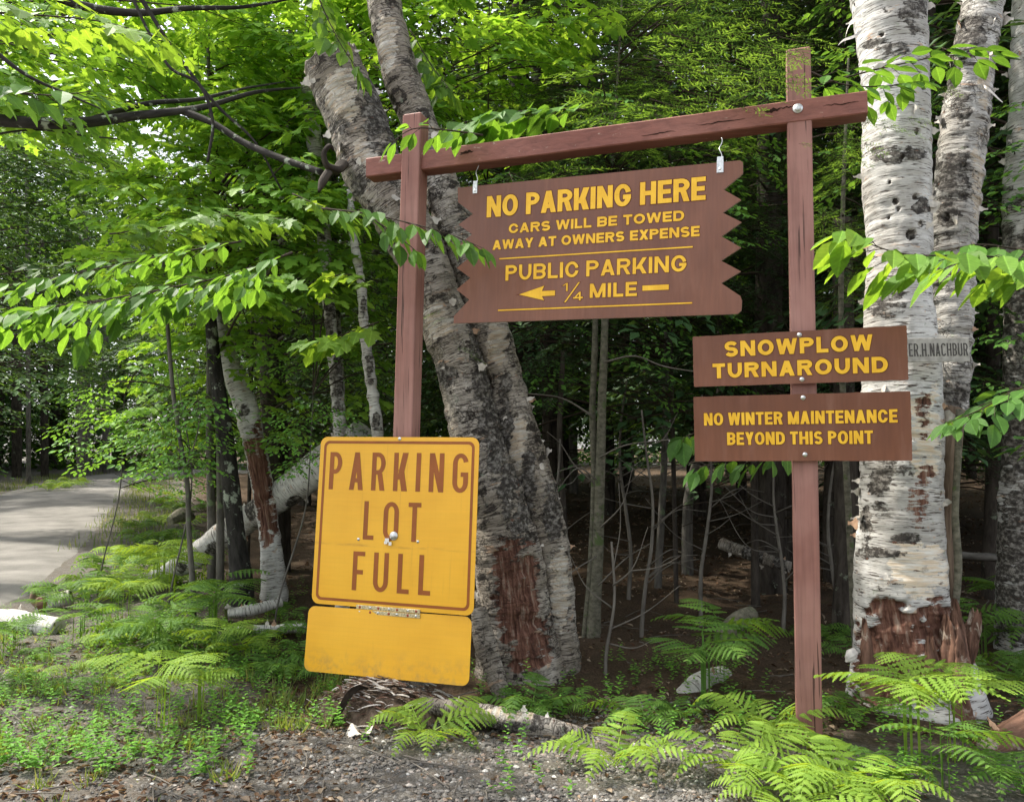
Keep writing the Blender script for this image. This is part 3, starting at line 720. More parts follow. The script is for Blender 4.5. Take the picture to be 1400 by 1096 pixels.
rect_sign('maintenance_sign', 'brown board with yellow NO WINTER MAINTENANCE BEYOND THIS POINT letters, lowest on the post', (1.6694, 4.56, 1.8033), 4.56, 4.592, (-17.5, 3.5, -.14), 1.187, .388,
          [('NO WINTER MAINTENANCE', .05, .942, .551, .193, .0172, .09, .003), ('BEYOND THIS POINT', .161, .833, .247, .195, .0172, .09, .003)], [(.525, .944), (.526, .095)])

# --- yellow folding sign
def yellow():
    c, k = rescale((-.7936, 5.3, 1.2017), 5.3, 5.35); w, h = 1.188 * k, 1.142 * k; M = rotm(-18.05, -2.91, .78); th = .004
    r = sign_root('parking_full_sign', 'leaning yellow metal PARKING LOT FULL sign with a blank yellow panel below', 'sign', c, M)
    mb = MB(); plate(mb, rrect(w, h, .055), th, 0, 0, 1); mb.build('panel', [MAT['yellow_sheet'], MAT['sheet_back']], r, origin=(0, 0, 0))
    y = -th / 2 - .0012
    a, b = rrect(w - .062, h - .056, .042), rrect(w - .100, h - .094, .028); n = len(a)
    V = np.concatenate([np.stack([a[:, 0], np.full(n, y), a[:, 1]], -1), np.stack([b[:, 0], np.full(n, y), b[:, 1]], -1)])
    MB().add(V, np.array([(i, (i + 1) % n, n + (i + 1) % n, n + i) for i in range(n)]), 0, False).build('border', MAT['letter_brown'], r, origin=(0, 0, 0))
    for (s, u0, u1, v0, v1, t, gap) in (('PARKING', .070, .941, .681, .907, .034, .42), ('LOT', .310, .667, .391, .617, .034, .46), ('FULL', .256, .742, .094, .320, .034, .42)):
        m = MB(); letter_mesh(text_pieces(s, (u0 - .5) * w, (u1 - .5) * w, (v0 - .5) * h, (v1 - v0) * h, t, gap), y, m)
        q = m.build('lettering', MAT['letter_brown'], r, origin=(0, 0, 0)); q['label'] = 'brown lettering ' + s
    bx, bz = (.497 - .5) * w, (.41 - .5) * h
    bolt('bolt', r, bx + .012, -th / 2 - .004, bz + .012, .03)
    m = MB(); box(m, (bx - .03, -th / 2 - .012, bz - .018), (.03, .018, .026)); box(m, (bx - .008, -th / 2 - .010, bz - .04), (.022, .014, .022)); box(m, (bx - .042, -th / 2 - .008, bz - .034), (.024, .01, .02))
    m.build('latch', MAT['steel_bright'], r, origin=(0, 0, 0))
    for u, v in ((.283, .391), (.655, .394)): bolt('rivet', r, (u - .5) * w, -th / 2 - .001, (v - .5) * h, .010, 'zinc')
    bolt('rivet', r, .014 * w, -th / 2 - .001, h / 2 - .012, .012, 'zinc')
    # lower panel: hinged, its own lean
    c2, k2 = rescale((-.829, 5.25, .4099), 5.25, 5.30); w2, h2 = 1.178 * k2, .425 * k2; M2 = rotm(-16.32, -6.05, .54)
    MI = np.linalg.inv(M); mb = MB(); plate(mb, rrect(w2, h2, .05), th, 0, 0, 1)
    for i in range(len(mb.V)): mb.V[i] = (mb.V[i] @ M2.T + c2 - c) @ MI.T
    mb.build('lower_panel', [MAT['yellow_sheet'], MAT['sheet_back']], r, origin=(0, 0, 0))
    m = MB(); zs = -h / 2 - .004
    for dz in (.014, -.016): box(m, (-.008 * w, -th / 2 - .007, zs + dz - .008), (.395 * w, .006, .026), bev=.002)
    st = m.build('hinge_strip', MAT['rivet_strip'], r, origin=(0, 0, 0))
    for i in range(7):
        for dz in (.014, -.016): bolt('rivet', st, -.008 * w + (i - 3) * .058 * w + .01 * (i % 2), -th / 2 - .010, zs + dz - .008, .0085, 'rivet_red' if (i * 3 + (dz > 0)) % 2 else 'zinc')
yellow()

# ------------------------------------------------------------------ big trunks
def trunk_geo(px, seg, spacing, paints=(), wob=.05, seed=0, below=.5, jag=0.0, ledge=.006, dents=()):
    """px rows: (x, y, Y, width) from the top down; returns V, F, bark, spot, rd"""
    pts = np.array([P(x, y, Y) for x, y, Y, w in px])[::-1]; rad = np.array([w * Y / F_PX / 2 for x, y, Y, w in px])[::-1]
    if below:
        pts = np.concatenate([[pts[0] + (pts[0] - pts[1]) * .3 * 0 - np.array([0, 0, below])], pts]); rad = np.concatenate([[rad[0] * 1.1], rad])
    L = np.linalg.norm(np.diff(pts, axis=0), axis=1).sum(); rows = int(L / spacing)
    V, F, bark, rd = tube(pts, rad, seg, True, wob, 2.2, seed, rows)
    n = seg * rows; q = np.stack([bark[:, 0] * 5, bark[:, 1] * 5, bark[:, 2] * 14], -1)
    disp = ledge * fbm(q + seed, 4) + ledge * .8 * np.sign(vnoise(q * [.5, .5, 1.6] + 31)) * np.abs(vnoise(q * [.5, .5, 1.6] + 31)) ** .5
    V = V + rd * disp[:, None]
    spot = np.zeros((len(V), 3)); face = ((CAM - V) * rd).sum(1) / np.linalg.norm(CAM - V, axis=1)
    X, Yp = proj(V); front = smooth(-.1, .15, face)
    nz = fbm(np.stack([X, Yp * 1.8, X * 0], -1) / 16.0, 4) * .7
    for ch, x, y, rx, ry, *stg in paints:
        d = ((X - x) / rx) ** 2 + ((Yp - y) / ry) ** 2 + nz; stg = stg[0] if stg else 1.0
        k = smooth(1.25, .6, d) * front; spot[:, ch] = np.maximum(spot[:, ch], smooth(1.9, .1, d) * front * (.9 if ch != 1 else 1.0) * stg); k = k * (stg > .7)
        if ch == 1: V = V - rd * (k * .022 + k * .016 * np.abs(fbm(np.stack([bark[:, 0] * 30, bark[:, 1] * 30, bark[:, 2] * 4], -1), 3)))[:, None]
    for x, y, r, dep in dents:
        d = ((X - x) / r) ** 2 + ((Yp - y) / (r * 1.0)) ** 2; k = smooth(1.3, .7, d) * front
        V = V - rd * (k * dep)[:, None]; spot[:, 0] = np.maximum(spot[:, 0], k * 1.3)
    if jag:
        top = np.zeros(len(V)); rr = np.arange(rows)[:, None] * np.ones(seg); a = np.arange(seg)[None] * np.ones((rows, 1))
        w = smooth(rows * .94, rows - 1, rr).ravel(); ax = unit(pts[-1] - pts[-2])
        jz = vnoise(np.stack([np.cos(a / seg * 6.283).ravel() * 4, np.sin(a / seg * 6.283).ravel() * 4, np.zeros(n)], -1) + 3) * jag
        V[:n] += ax * (w * jz)[:, None]; V[n + 1] -= ax * jag * .9
    return V, F, bark, spot, rd, rows
def add_trunk(mb, g):
    V, F, bark, spot = g[:4]; st = mb.n; mb.add(V, F[0], 0, True, bark=bark, spot=spot)
    for f in F[1:]: mb.L.append((f + st).ravel()); mb.T.append(np.full(len(f), 3)); mb.M.append(np.full(len(f), 0)); mb.S.append(np.full(len(f), False))
def peels(g, rng, n, smin, smax, zmin=0.6, vis=True):
    """curling flaps of bark standing off the trunk surface"""
    V, F, bark, spot, rd, rows = g; seg = (len(V) - 2) // rows; mb = MB()
    idx = rng.integers(0, (rows - 2) * seg, n * 8); k = 0
    for i in idx:
        if k >= n: break
        if V[i, 2] < zmin or spot[i, 1] > .3: continue
        f = (rd[i] @ unit(CAM - V[i]));
        if f < -.35 or (f > .5 and rng.random() < .72): continue
        k += 1; r, c = divmod(i, seg); a = rd[i]; up = unit(V[min(i + seg, rows * seg - 1)] - V[i]); sd = unit(np.cross(up, a)) * rng.choice([-1, 1])
        w = rng.uniform(smin, smax); h = w * rng.uniform(.35, 1.1); cr = w * rng.uniform(.35, .9); nu, nv = 7, 4
        Q = []
        for u in range(nu):
            s = u / (nu - 1) * w; ang = s / cr
            for v in range(nv):
                z = (v / (nv - 1) - .5) * h * (1 - .8 * (u / (nu - 1)) ** 1.5) + .1 * h * math.sin(u * 1.7 + v)
                Q.append(V[i] - a * .004 + sd * cr * math.sin(ang) + a * (cr * (1 - math.cos(ang)) + .003) + up * z)
        Fq = [(u * nv + v, (u + 1) * nv + v, (u + 1) * nv + v + 1, u * nv + v + 1) for u in range(nu - 1) for v in range(nv - 1)]
        mb.add(np.array(Q), np.array(Fq), int(rng.random() < .18))
    return mb
simple('peel_pale', (.52, .48, .42), .7, .2, nscale=25, var=.25)
simple('peel_tan', (.36, .23, .15), .75, .2, nscale=25, var=.3)
PEEL = [MAT['peel_pale'], MAT['peel_tan']]
rng = np.random.default_rng(11)

# leaning double birch behind the yellow sign
g0 = P(712, 925, 6.05)
bt = thing('birch_tree', 'weathered birch of two leaning trunks behind the yellow sign, its left trunk snapped off', 'tree', (g0[0], 6.05, 0))
gL = trunk_geo([(452, 84, 6.25, 80), (470, 126, 6.25, 84), (488, 168, 6.22, 86), (511, 236, 6.2, 84), (550, 300, 6.18, 76), (580, 360, 6.15, 70), (609, 444, 6.12, 68), (628, 495, 6.1, 68), (652, 600, 6.08, 74), (683, 700, 6.05, 80), (695, 760, 6.05, 92), (704, 860, 6.05, 106), (710, 925, 6.05, 124)],
               150, .011, [(1, 700, 815, 24, 76), (1, 724, 810, 14, 62), (1, 722, 878, 28, 40), (0, 463, 172, 15, 11), (0, 512, 150, 18, 50), (0, 536, 212, 16, 34), (0, 650, 450, 11, 44), (0, 658, 500, 13, 50), (0, 668, 550, 13, 50), (0, 682, 610, 15, 52), (0, 697, 665, 16, 50), (0, 712, 715, 16, 50), (0, 606, 510, 18, 16), (2, 600, 440, 20, 22), (2, 470, 130, 24, 36), (0, 640, 610, 18, 20), (0, 560, 330, 16, 40), (2, 500, 205, 16, 22), (0, 488, 250, 12, 16)], wob=.07, seed=2, jag=.05, ledge=.0065)
m = MB(); add_trunk(m, gL); m.build('trunk', MAT['birch_old'], bt)['label'] = 'snapped left trunk with red rotten base'
gR = trunk_geo([(512, -60, 6.45, 46), (524, 0, 6.42, 48), (537, 60, 6.4, 50), (552, 118, 6.38, 52), (567, 152, 6.36, 50), (588, 215, 6.33, 50), (612, 280, 6.3, 52), (638, 360, 6.26, 54), (666, 444, 6.22, 56), (686, 510, 6.2, 54), (712, 600, 6.17, 54), (740, 690, 6.14, 52), (757, 760, 6.12, 46), (768, 860, 6.1, 40), (773, 920, 6.1, 46)],
               120, .011, [(0, 575, 200, 9, 40), (0, 690, 560, 10, 60), (0, 722, 660, 10, 50), (0, 755, 700, 12, 40), (2, 765, 800, 14, 50), (2, 530, 60, 14, 40), (0, 508, 90, 8, 30), (2, 680, 470, 14, 30), (2, 708, 610, 12, 40)], wob=.07, seed=5, ledge=.006)
m = MB(); add_trunk(m, gR); m.build('trunk', MAT['birch_old'], bt)
peels(gL, rng, 40, .04, .11).build('peeling_bark', PEEL, bt)['kind'] = 'stuff'; peels(gR, rng, 30, .035, .09).build('peeling_bark', PEEL, bt)['kind'] = 'stuff'
m = MB(); add_tube(m, [P(655, 830, 5.75), P(664, 880, 5.7), P(678, 925, 5.62), P(690, 965, 5.5)], [.05, .085, .075, .05], 14, wob=.15, rows=24)
m.build('root', MAT['birch_old'], bt)
m = MB(); add_tube(m, [P(470, 225, 6.0), P(458, 232, 5.85), P(447, 225, 5.78), P(444, 208, 5.75), P(452, 200, 5.76), P(456, 206, 5.8)], [.04, .03, .024, .021, .02, .008], 10, wob=.4, rows=28)
add_tube(m, [P(450, 235, 5.82), P(441, 250, 5.78), P(436, 262, 5.76)], [.028, .03, .01], 10, wob=.2, rows=10)
m.build('branch_stub', MAT['bark_dark'], bt)

# big white birch on the right
g0 = P(1240, 950, 5.4)
br = thing('birch_tree', 'large white birch with a red rotten base beside the right post', 'tree', (g0[0], 5.4, 0))
gM = trunk_geo([(1196, -160, 5.5, 102), (1208, -60, 5.47, 100), (1214, 0, 5.45, 97), (1221, 84, 5.44, 88), (1224, 169, 5.43, 87), (1225, 253, 5.42, 87), (1229, 321, 5.41, 83), (1228, 394, 5.4, 84), (1229, 450, 5.4, 90), (1232, 530, 5.4, 99), (1232, 637, 5.4, 101), (1231, 698, 5.4, 102), (1231, 760, 5.4, 110), (1232, 810, 5.4, 116), (1240, 860, 5.4, 128), (1248, 910, 5.4, 150), (1252, 960, 5.4, 172)],
               170, .0105, [(1, 1240, 885, 70, 58), (1, 1215, 840, 26, 22), (1, 1285, 850, 26, 30), (1, 1225, 940, 60, 30), (0, 1249, 20, 18, 26, .8), (0, 1214, 66, 32, 12, .75), (0, 1225, 212, 36, 14, .8), (0, 1213, 415, 28, 18, .8), (0, 1200, 655, 16, 26, .8), (0, 1240, 735, 22, 7, .9), (0, 1200, 755, 30, 8, .85), (2, 1262, 590, 24, 56), (2, 1255, 780, 40, 40), (1, 1262, 560, 12, 34, .55), (1, 1256, 690, 14, 34, .55), (1, 1266, 650, 10, 14, .5), (0, 1224, 640, 26, 14, .75), (0, 1205, 695, 14, 18, .7), (0, 1185, 720, 8, 30), (0, 1260, 285, 10, 14)], wob=.05, seed=9, ledge=.0055,
               dents=[(1246, 320, 7, .05), (1260, 306, 4.2, .04), (1252, 269, 4, .04), (1224, 275, 4.2, .03), (1205, 47, 3, .03), (1255, 180, 4, .04), (1228, 286, 2.5, .02), (1216, 249, 2.2, .02), (1233, 215, 3, .03), (1215, 297, 2.2, .02), (1263, 120, 3, .03)])
m = MB(); add_trunk(m, gM); m.build('trunk', MAT['birch_white'], br)['label'] = 'main trunk with woodpecker holes and red rotten base'
gS = trunk_geo([(1356, -140, 5.85, 48), (1350, -50, 5.8, 50), (1344, 0, 5.78, 52), (1329, 84, 5.75, 57), (1319, 169, 5.72, 62), (1309, 253, 5.7, 62), (1304, 304, 5.68, 62), (1302, 411, 5.65, 54), (1303, 470, 5.62, 48), (1303, 529, 5.6, 42), (1300, 585, 5.58, 34)],
               120, .011, [(0, 1305, 245, 30, 34), (0, 1325, 50, 22, 30), (0, 1315, 150, 14, 26), (0, 1296, 300, 16, 22), (0, 1310, 540, 18, 20), (2, 1345, 110, 10, 50), (2, 1335, 250, 9, 60), (0, 1300, 100, 12, 40)], wob=.06, seed=13, below=0, ledge=.009, dents=[(1293, 297, 5, .04), (1318, 225, 3, .03)])
m = MB(); add_trunk(m, gS); m.build('trunk', MAT['birch_grey'], br)
peels(gM, rng, 44, .04, .12).build('peeling_bark', PEEL, br)['kind'] = 'stuff'; peels(gS, rng, 40, .04, .11).build('peeling_bark', PEEL, br)['kind'] = 'stuff'
for pts, w in (([(1177, 20, 5.2), (1166, 28, 5.15), (1158, 42, 5.12), (1155, 60, 5.1)], .03), ([(1178, 42, 5.2), (1168, 50, 5.12), (1152, 56, 5.08), (1146, 62, 5.05)], .04), ([(1345, 118, 5.5), (1356, 126, 5.4), (1366, 136, 5.38), (1371, 140, 5.4)], .05)):
    q = np.array([P(*a) for a in pts]); d = np.concatenate([[0], np.cumsum(np.linalg.norm(np.diff(q, axis=0), axis=1))]); q = smooth_path(q, d, np.linspace(0, d[-1], 9))
    wd = w * np.sin(np.linspace(.9, 2.9, 9))[:, None] * np.array([.25, .5, .85]); m = MB(); m.add(np.concatenate([q - wd / 2, q + wd / 2]), np.array([(i, i + 1, 10 + i, 9 + i) for i in range(8)]))
    m.build('bark_curl', MAT['peel_pale'], br)
m = MB()
add_tube(m, [P(1302, 560, 5.5), P(1294, 620, 5.42), (P(1291, 700, 5.38)), P(1293, 780, 5.34), P(1300, 850, 5.3)], [.07, .085, .075, .07, .06], 18, wob=.35, rows=60, wf=1)
m.build('dead_strip', MAT['dead_wood'], br)
m = MB(); add_tube(m, [P(1312, 560, 5.25), P(1309, 640, 5.22), P(1306, 700, 5.2), P(1310, 780, 5.2), P(1306, 840, 5.2)], [.022, .024, .022, .024, .02], 12, wob=.2, rows=50); m.build('lichen_stick', MAT['bark_moss'], br)
for pts, rr in (([(1322, 960, 5.2), (1318, 900, 5.15), (1322, 868, 5.12), (1336, 842, 5.1)], [.09, .07, .055, .03]), ([(1298, 950, 5.05), (1300, 890, 5.05), (1296, 850, 5.05)], [.07, .055, .02]), ([(1280, 930, 5.02), (1272, 880, 5.0)], [.05, .02]), ([(1308, 940, 5.02), (1310, 880, 5.05), (1305, 830, 5.1)], [.09, .06, .02]), ([(1190, 950, 5.1), (1186, 890, 5.12), (1184, 855, 5.14)], [.07, .045, .02]), ([(1325, 1005, 5.0), (1312, 960, 5.0), (1300, 930, 5.0)], [.07, .06, .03])):
    m = MB(); rr = np.array(rr) * .8; V, F, b, rd = tube([P(*a) for a in pts], rr, 36, True, .5, 1, pts[0][0], 70)
    V = V + rd * (.022 * fbm(np.stack([b[:, 0] * 34, b[:, 1] * 34, b[:, 2] * 5], -1) + pts[0][0], 4))[:, None]; V[:, 2] += (.07 * smooth(b[:, 2].max() * .6, b[:, 2].max(), b[:, 2]) * vnoise(np.stack([rd[:, 0] * 4, rd[:, 1] * 4, rd[:, 2] * 0], -1)))
    add_trunk(m, (V, F, b, np.zeros((len(V), 3)))); m.build('splinter', MAT['rotten_wood'], br)
m = MB(); q = P(1162, 898, 5.05)
for k in range(3): add_tube(m, [q + np.array([.05, .05, .01 * k]), q + np.array([0, 0, .015 * k - .01]), q + np.array([-.035, -.02, .01 * k - .02])], [.02, .02, .006], 10, wob=.6, rows=8, seed=k)
m.build('shelf_fungus', MAT['fungus'], br)
# far right birch, cut by the frame
g0 = P(1404, 880, 7.0)
b3 = thing('birch_tree', 'pale peeling birch trunk at the right edge behind the large white birch', 'tree', (g0[0], 7.0, 0))
gX = trunk_geo([(1422, -120, 7.1, 62), (1418, 0, 7.1, 62), (1415, 100, 7.1, 62), (1412, 200, 7.1, 64), (1408, 280, 7.1, 66), (1407, 400, 7.0, 62), (1406, 600, 7.0, 62), (1404, 870, 7.0, 74)], 90, .02, [(0, 1400, 420, 60, 130), (0, 1400, 580, 60, 120), (0, 1400, 780, 60, 140)], wob=.06, seed=21)  # black spots put the shade on the lower trunk into its bark colour
m = MB(); add_trunk(m, gX); m.build('trunk', MAT['birch_white'], b3); peels(gX, rng, 40, .04, .1, 2.0).build('peeling_bark', PEEL, b3)['kind'] = 'stuff'
# name board nailed on the right birch
M = rotm(4, 0, -1.2); c = P(1282, 478.5, 5.04)
nb = sign_root('name_board', 'narrow grey name board with dark letters nailed to the white birch', 'sign', c, M)
w, h = 90 / F_PX * 5.04, 33 / F_PX * 5.04
m = MB(); box(m, (0, 0, 0), (w, .014, h), bev=.002); m.build('board', MAT['plate_wood'], nb, origin=(0, 0, 0))
m = MB(); letter_mesh(text_pieces('ER.H.NACHBUR', -w * .47, w * .47, -h * .26, h * .54, .0095, .16), -.0085, m); m.build('lettering', MAT['ink'], nb, origin=(0, 0, 0))

# ------------------------------------------------------------------ slim trunks named in the photo
def slim(name, label, px, mat, seg=16, wob=.08, group=None, cat='tree', paints=None, below=.4, jag=0, twigs=(), tw_mat='twig_grey'):
    x, y, Y, w = px[-1]; b = P(x, y, Y); r = thing(name, label, cat, (b[0], b[1], float(H(b[0], b[1]))), group)
    m = MB()
    if paints is not None:
        g = trunk_geo(px, 48, .03, paints, wob=wob, seed=len(label), below=below, jag=jag); add_trunk(m, g); m.build('trunk', MAT[mat], r)
    else:
        pts = [P(a, b2, c) for a, b2, c, d in px][::-1]; pts = [pts[0] - np.array([0, 0, below])] + pts; rad = [d * c / F_PX / 2 for a, b2, c, d in px][::-1]; rad = [rad[0] * 1.15] + rad
        L = sum(np.linalg.norm(pts[i + 1] - pts[i]) for i in range(len(pts) - 1)); add_tube(m, pts, rad, seg, wob=wob, rows=max(12, int(L / .06)), seed=len(label)); m.build('trunk', MAT[mat], r)
    for t in twigs:
        m = MB(); q = [P(*a[:3]) for a in t]; rr = np.linspace(t[0][3], t[-1][3], len(q)); add_tube(m, q, rr, 6, wob=.1, rows=len(q) * 5); m.build('branch', MAT[tw_mat], r)
    return r
slim('dead_birch', 'broken birch with white bark above and bare brown wood below, left of the yellow sign', [(286, 408, 9.2, 17), (300, 450, 9.2, 24), (318, 505, 9.2, 29), (336, 560, 9.2, 33), (346, 600, 9.2, 30), (356, 650, 9.2, 30), (366, 710, 9.2, 28), (370, 750, 9.2, 28), (374, 815, 9.2, 36)], 'birch_log', paints=[(1, 352, 650, 26, 66), (0, 333, 563, 9, 9), (1, 364, 710, 20, 30)], jag=.06)
slim('lichen_tree', 'black lichen-spotted leaning trunk beside the broken birch', [(276, 300, 9.0, 12), (287, 420, 8.9, 15), (294, 500, 8.8, 18), (303, 560, 8.8, 21), (311, 620, 8.8, 23), (318, 690, 8.8, 24), (324, 740, 8.8, 25), (330, 795, 8.8, 32)], 'bark_lichen_black', 20)
slim('weathered_pole', 'straight bare grey pole left of the lichen-spotted trunk', [(287, 470, 9.8, 9), (287, 600, 9.8, 10), (289, 700, 9.8, 11), (289, 790, 9.8, 12)], 'bark_grey', cat='pole')
slim('young_birch', 'thin pale birch stem rising left of the snapped trunk', [(420, 120, 8.6, 17), (428, 180, 8.6, 21), (435, 240, 8.6, 20), (442, 310, 8.6, 18), (446, 380, 8.6, 17), (455, 470, 8.6, 16), (462, 545, 8.6, 17), (466, 700, 8.6, 18), (468, 830, 8.6, 20)], 'birch_log', paints=[(0, 440, 300, 6, 30), (0, 450, 430, 8, 40), (0, 462, 520, 9, 40)])
slim('young_birch', 'thin mottled birch stem close left of the left post', [(478, 260, 7.6, 9), (484, 330, 7.6, 11), (494, 390, 7.6, 12), (497, 440, 7.6, 13), (507, 520, 7.6, 15), (515, 580, 7.6, 15), (522, 700, 7.6, 16), (526, 850, 7.6, 18)], 'birch_log', paints=[(0, 506, 500, 6, 22), (0, 497, 420, 5, 12), (0, 514, 575, 5, 12)])
slim('young_birch', 'thin grey birch stem high above the snapped trunk', [(441, -40, 9.4, 15), (446, 30, 9.4, 16), (449, 90, 9.4, 16), (452, 300, 9.5, 17), (470, 830, 9.5, 22)], 'birch_log', paints=[(0, 448, 60, 8, 50), (0, 455, 400, 12, 200)])
slim('hemlock_sapling', 'mossy grey-green double stem standing under the hanging sign', [(829, 300, 7.2, 9), (827, 450, 7.2, 10), (823, 560, 7.2, 12), (820, 680, 7.2, 14), (816, 780, 7.2, 15), (811, 880, 7.2, 19)], 'bark_moss', twigs=[[(812, 570, 7.2, .012), (770, 545, 7.1, .009), (715, 537, 7.0, .004)], [(820, 625, 7.15, .010), (850, 610, 7.0, .008), (905, 602, 6.9, .006), (945, 598, 6.8, .003)], [(812, 660, 7.15, .009), (785, 635, 7.05, .007), (765, 605, 7.0, .005), (748, 590, 6.9, .003)], [(815, 655, 7.1, .008), (790, 640, 6.95, .006), (760, 672, 6.9, .004)], [(826, 495, 7.1, .010), (870, 487, 6.9, .009), (905, 500, 6.8, .008), (950, 508, 6.7, .005)], [(822, 720, 7.1, .008), (850, 690, 7.0, .006), (865, 640, 6.95, .003)], [(818, 800, 7.1, .008), (860, 760, 7.0, .006), (890, 742, 6.9, .003)], [(816, 760, 7.1, .007), (775, 790, 6.9, .005), (760, 830, 6.8, .003)]])
slim('hemlock_sapling', 'thin mossy stem leaning against the double stem under the hanging sign', [(815, 380, 7.35, 7), (813, 480, 7.3, 9), (810, 560, 7.3, 9), (812, 640, 7.28, 8), (806, 800, 7.25, 9), (800, 880, 7.25, 10)], 'bark_moss')
slim('young_tree', 'slim pale trunk midway between the hanging sign and the right post', [(915, 300, 10, 7), (912, 450, 10, 8), (910, 560, 10, 9), (906, 680, 10, 9), (900, 800, 10, 11)], 'bark_grey', twigs=[[(905, 650, 10, .01), (930, 640, 9.9, .008), (980, 600, 9.7, .004)]])
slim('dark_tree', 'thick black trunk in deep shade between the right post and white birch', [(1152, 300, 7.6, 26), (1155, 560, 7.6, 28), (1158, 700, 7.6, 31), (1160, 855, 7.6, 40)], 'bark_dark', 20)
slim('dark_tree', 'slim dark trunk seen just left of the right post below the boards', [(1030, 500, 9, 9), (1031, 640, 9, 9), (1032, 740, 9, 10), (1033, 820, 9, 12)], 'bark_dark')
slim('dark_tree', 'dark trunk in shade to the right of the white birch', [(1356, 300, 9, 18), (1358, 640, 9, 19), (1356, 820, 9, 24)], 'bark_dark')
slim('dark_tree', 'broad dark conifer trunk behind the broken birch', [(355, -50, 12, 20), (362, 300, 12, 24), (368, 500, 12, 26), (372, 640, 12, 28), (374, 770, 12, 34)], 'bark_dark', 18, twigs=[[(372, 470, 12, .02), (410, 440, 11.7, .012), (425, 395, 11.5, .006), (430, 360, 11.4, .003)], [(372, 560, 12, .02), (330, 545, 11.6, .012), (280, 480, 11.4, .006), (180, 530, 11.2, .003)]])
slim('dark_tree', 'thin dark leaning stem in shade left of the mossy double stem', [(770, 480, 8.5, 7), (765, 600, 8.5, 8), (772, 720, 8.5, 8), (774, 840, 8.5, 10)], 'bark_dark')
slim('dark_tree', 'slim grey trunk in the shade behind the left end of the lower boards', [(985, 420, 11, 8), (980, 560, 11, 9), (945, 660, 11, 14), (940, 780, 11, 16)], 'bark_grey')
slim('bare_sapling', 'thin leafless sapling with forked twigs in front of the shaded wood', [(836, 740, 6.0, 3), (840, 820, 6.0, 4), (828, 905, 6.0, 5)], 'twig_grey', 8, below=.2, twigs=[[(838, 800, 6.0, .008), (862, 780, 5.9, .005), (886, 720, 5.9, .002)], [(836, 830, 6.0, .007), (800, 800, 5.9, .004), (780, 760, 5.9, .002)], [(838, 780, 6.0, .006), (848, 720, 6.0, .004), (846, 660, 6.0, .002)], [(834, 860, 6, .007), (880, 838, 5.9, .005), (930, 800, 5.85, .002)], [(862, 780, 5.9, .005), (900, 775, 5.85, .003), (930, 760, 5.8, .002)], [(834, 880, 6, .007), (870, 885, 5.8, .004), (900, 870, 5.7, .002)]], cat='sapling')
for k, (x, Y, top, lab) in enumerate([(885, 7.4, 560, 'bare grey sapling with thin twigs right of the mossy double stem'), (965, 8.2, 540, 'bare twiggy sapling in shade below the left end of the boards'), (758, 7.6, 600, 'bare twiggy sapling right beside the leaning birch'), (1140, 8.4, 560, 'bare twiggy sapling between the right post and the birch'), (1065, 7.8, 640, 'short leafless sapling in shade left of the right post'), (855, 9.4, 520, 'tall thin leafless sapling deep in the shaded wood')]):
    rk = random.Random(k + 3); yb = 632 + 1.6 * F_PX / Y + 4; tw = []
    for q in range(9):
        y0 = top + (yb - top) * rk.uniform(.15, .8); sd = rk.choice([-1, 1]); L = rk.uniform(30, 85); xx = x + 8 * math.sin(y0 * .02 + k); r0 = .006 * Y / 7
        tw.append([(xx, y0, Y, r0), (xx + sd * L * .5, y0 - L * rk.uniform(.05, .45), Y - .2, r0 * .7), (xx + sd * L, y0 - L * rk.uniform(.1, 1.0), Y - rk.uniform(-.3, .5), r0 * .3)])
    slim('bare_sapling', lab, [(x + 8 * math.sin(y * .02 + k), y, Y, 2.5 + 3.5 * (y - top) / (yb - top)) for y in np.linspace(top, yb, 6)], 'twig_grey', 8, below=.2, twigs=tw, cat='sapling')
slim('maple_sapling', 'thin crooked sapling stem on the ferny bank beside the road', [(222, 330, 8.3, 5), (240, 560, 8.2, 6), (246, 600, 8.2, 6), (256, 660, 8.1, 7), (258, 720, 8.1, 7), (264, 830, 8.1, 9)], 'bark_grey', 8, cat='sapling', twigs=[[(253, 640, 8.1, .012), (240, 610, 8.0, .008), (195, 615, 7.9, .004)], [(254, 640, 8.1, .01), (268, 600, 8.0, .008), (275, 560, 8.0, .004)]])
for k, (x, y0, y1, Y, w, lab) in enumerate([(110, 180, 648, 36, 11, 'straight pale trunk standing by the road bend'), (38, 200, 652, 34, 6, 'thin straight trunk on the far side of the road'), (22, 300, 650, 38, 13, 'dark trunk on the far side of the road at the left edge'), (118, 250, 648, 42, 9, 'grey trunk right behind the straight pale trunk by the road bend'), (144, 330, 648, 45, 10, 'mottled pale trunk right of the road bend, half hidden by leaves'), (60, 330, 650, 40, 10, 'dark trunk between two pale trunks beyond the road')]):
    slim('roadside_tree', lab, [(x - 2, y0, Y, w * .8), (x, (y0 + y1) / 2, Y, w * .95), (x + 1, y1, Y, w), (x + 1, y1 + 12, Y, w * 1.2)], 'bark_dark' if 'dark' in lab else 'bark_grey', 10)

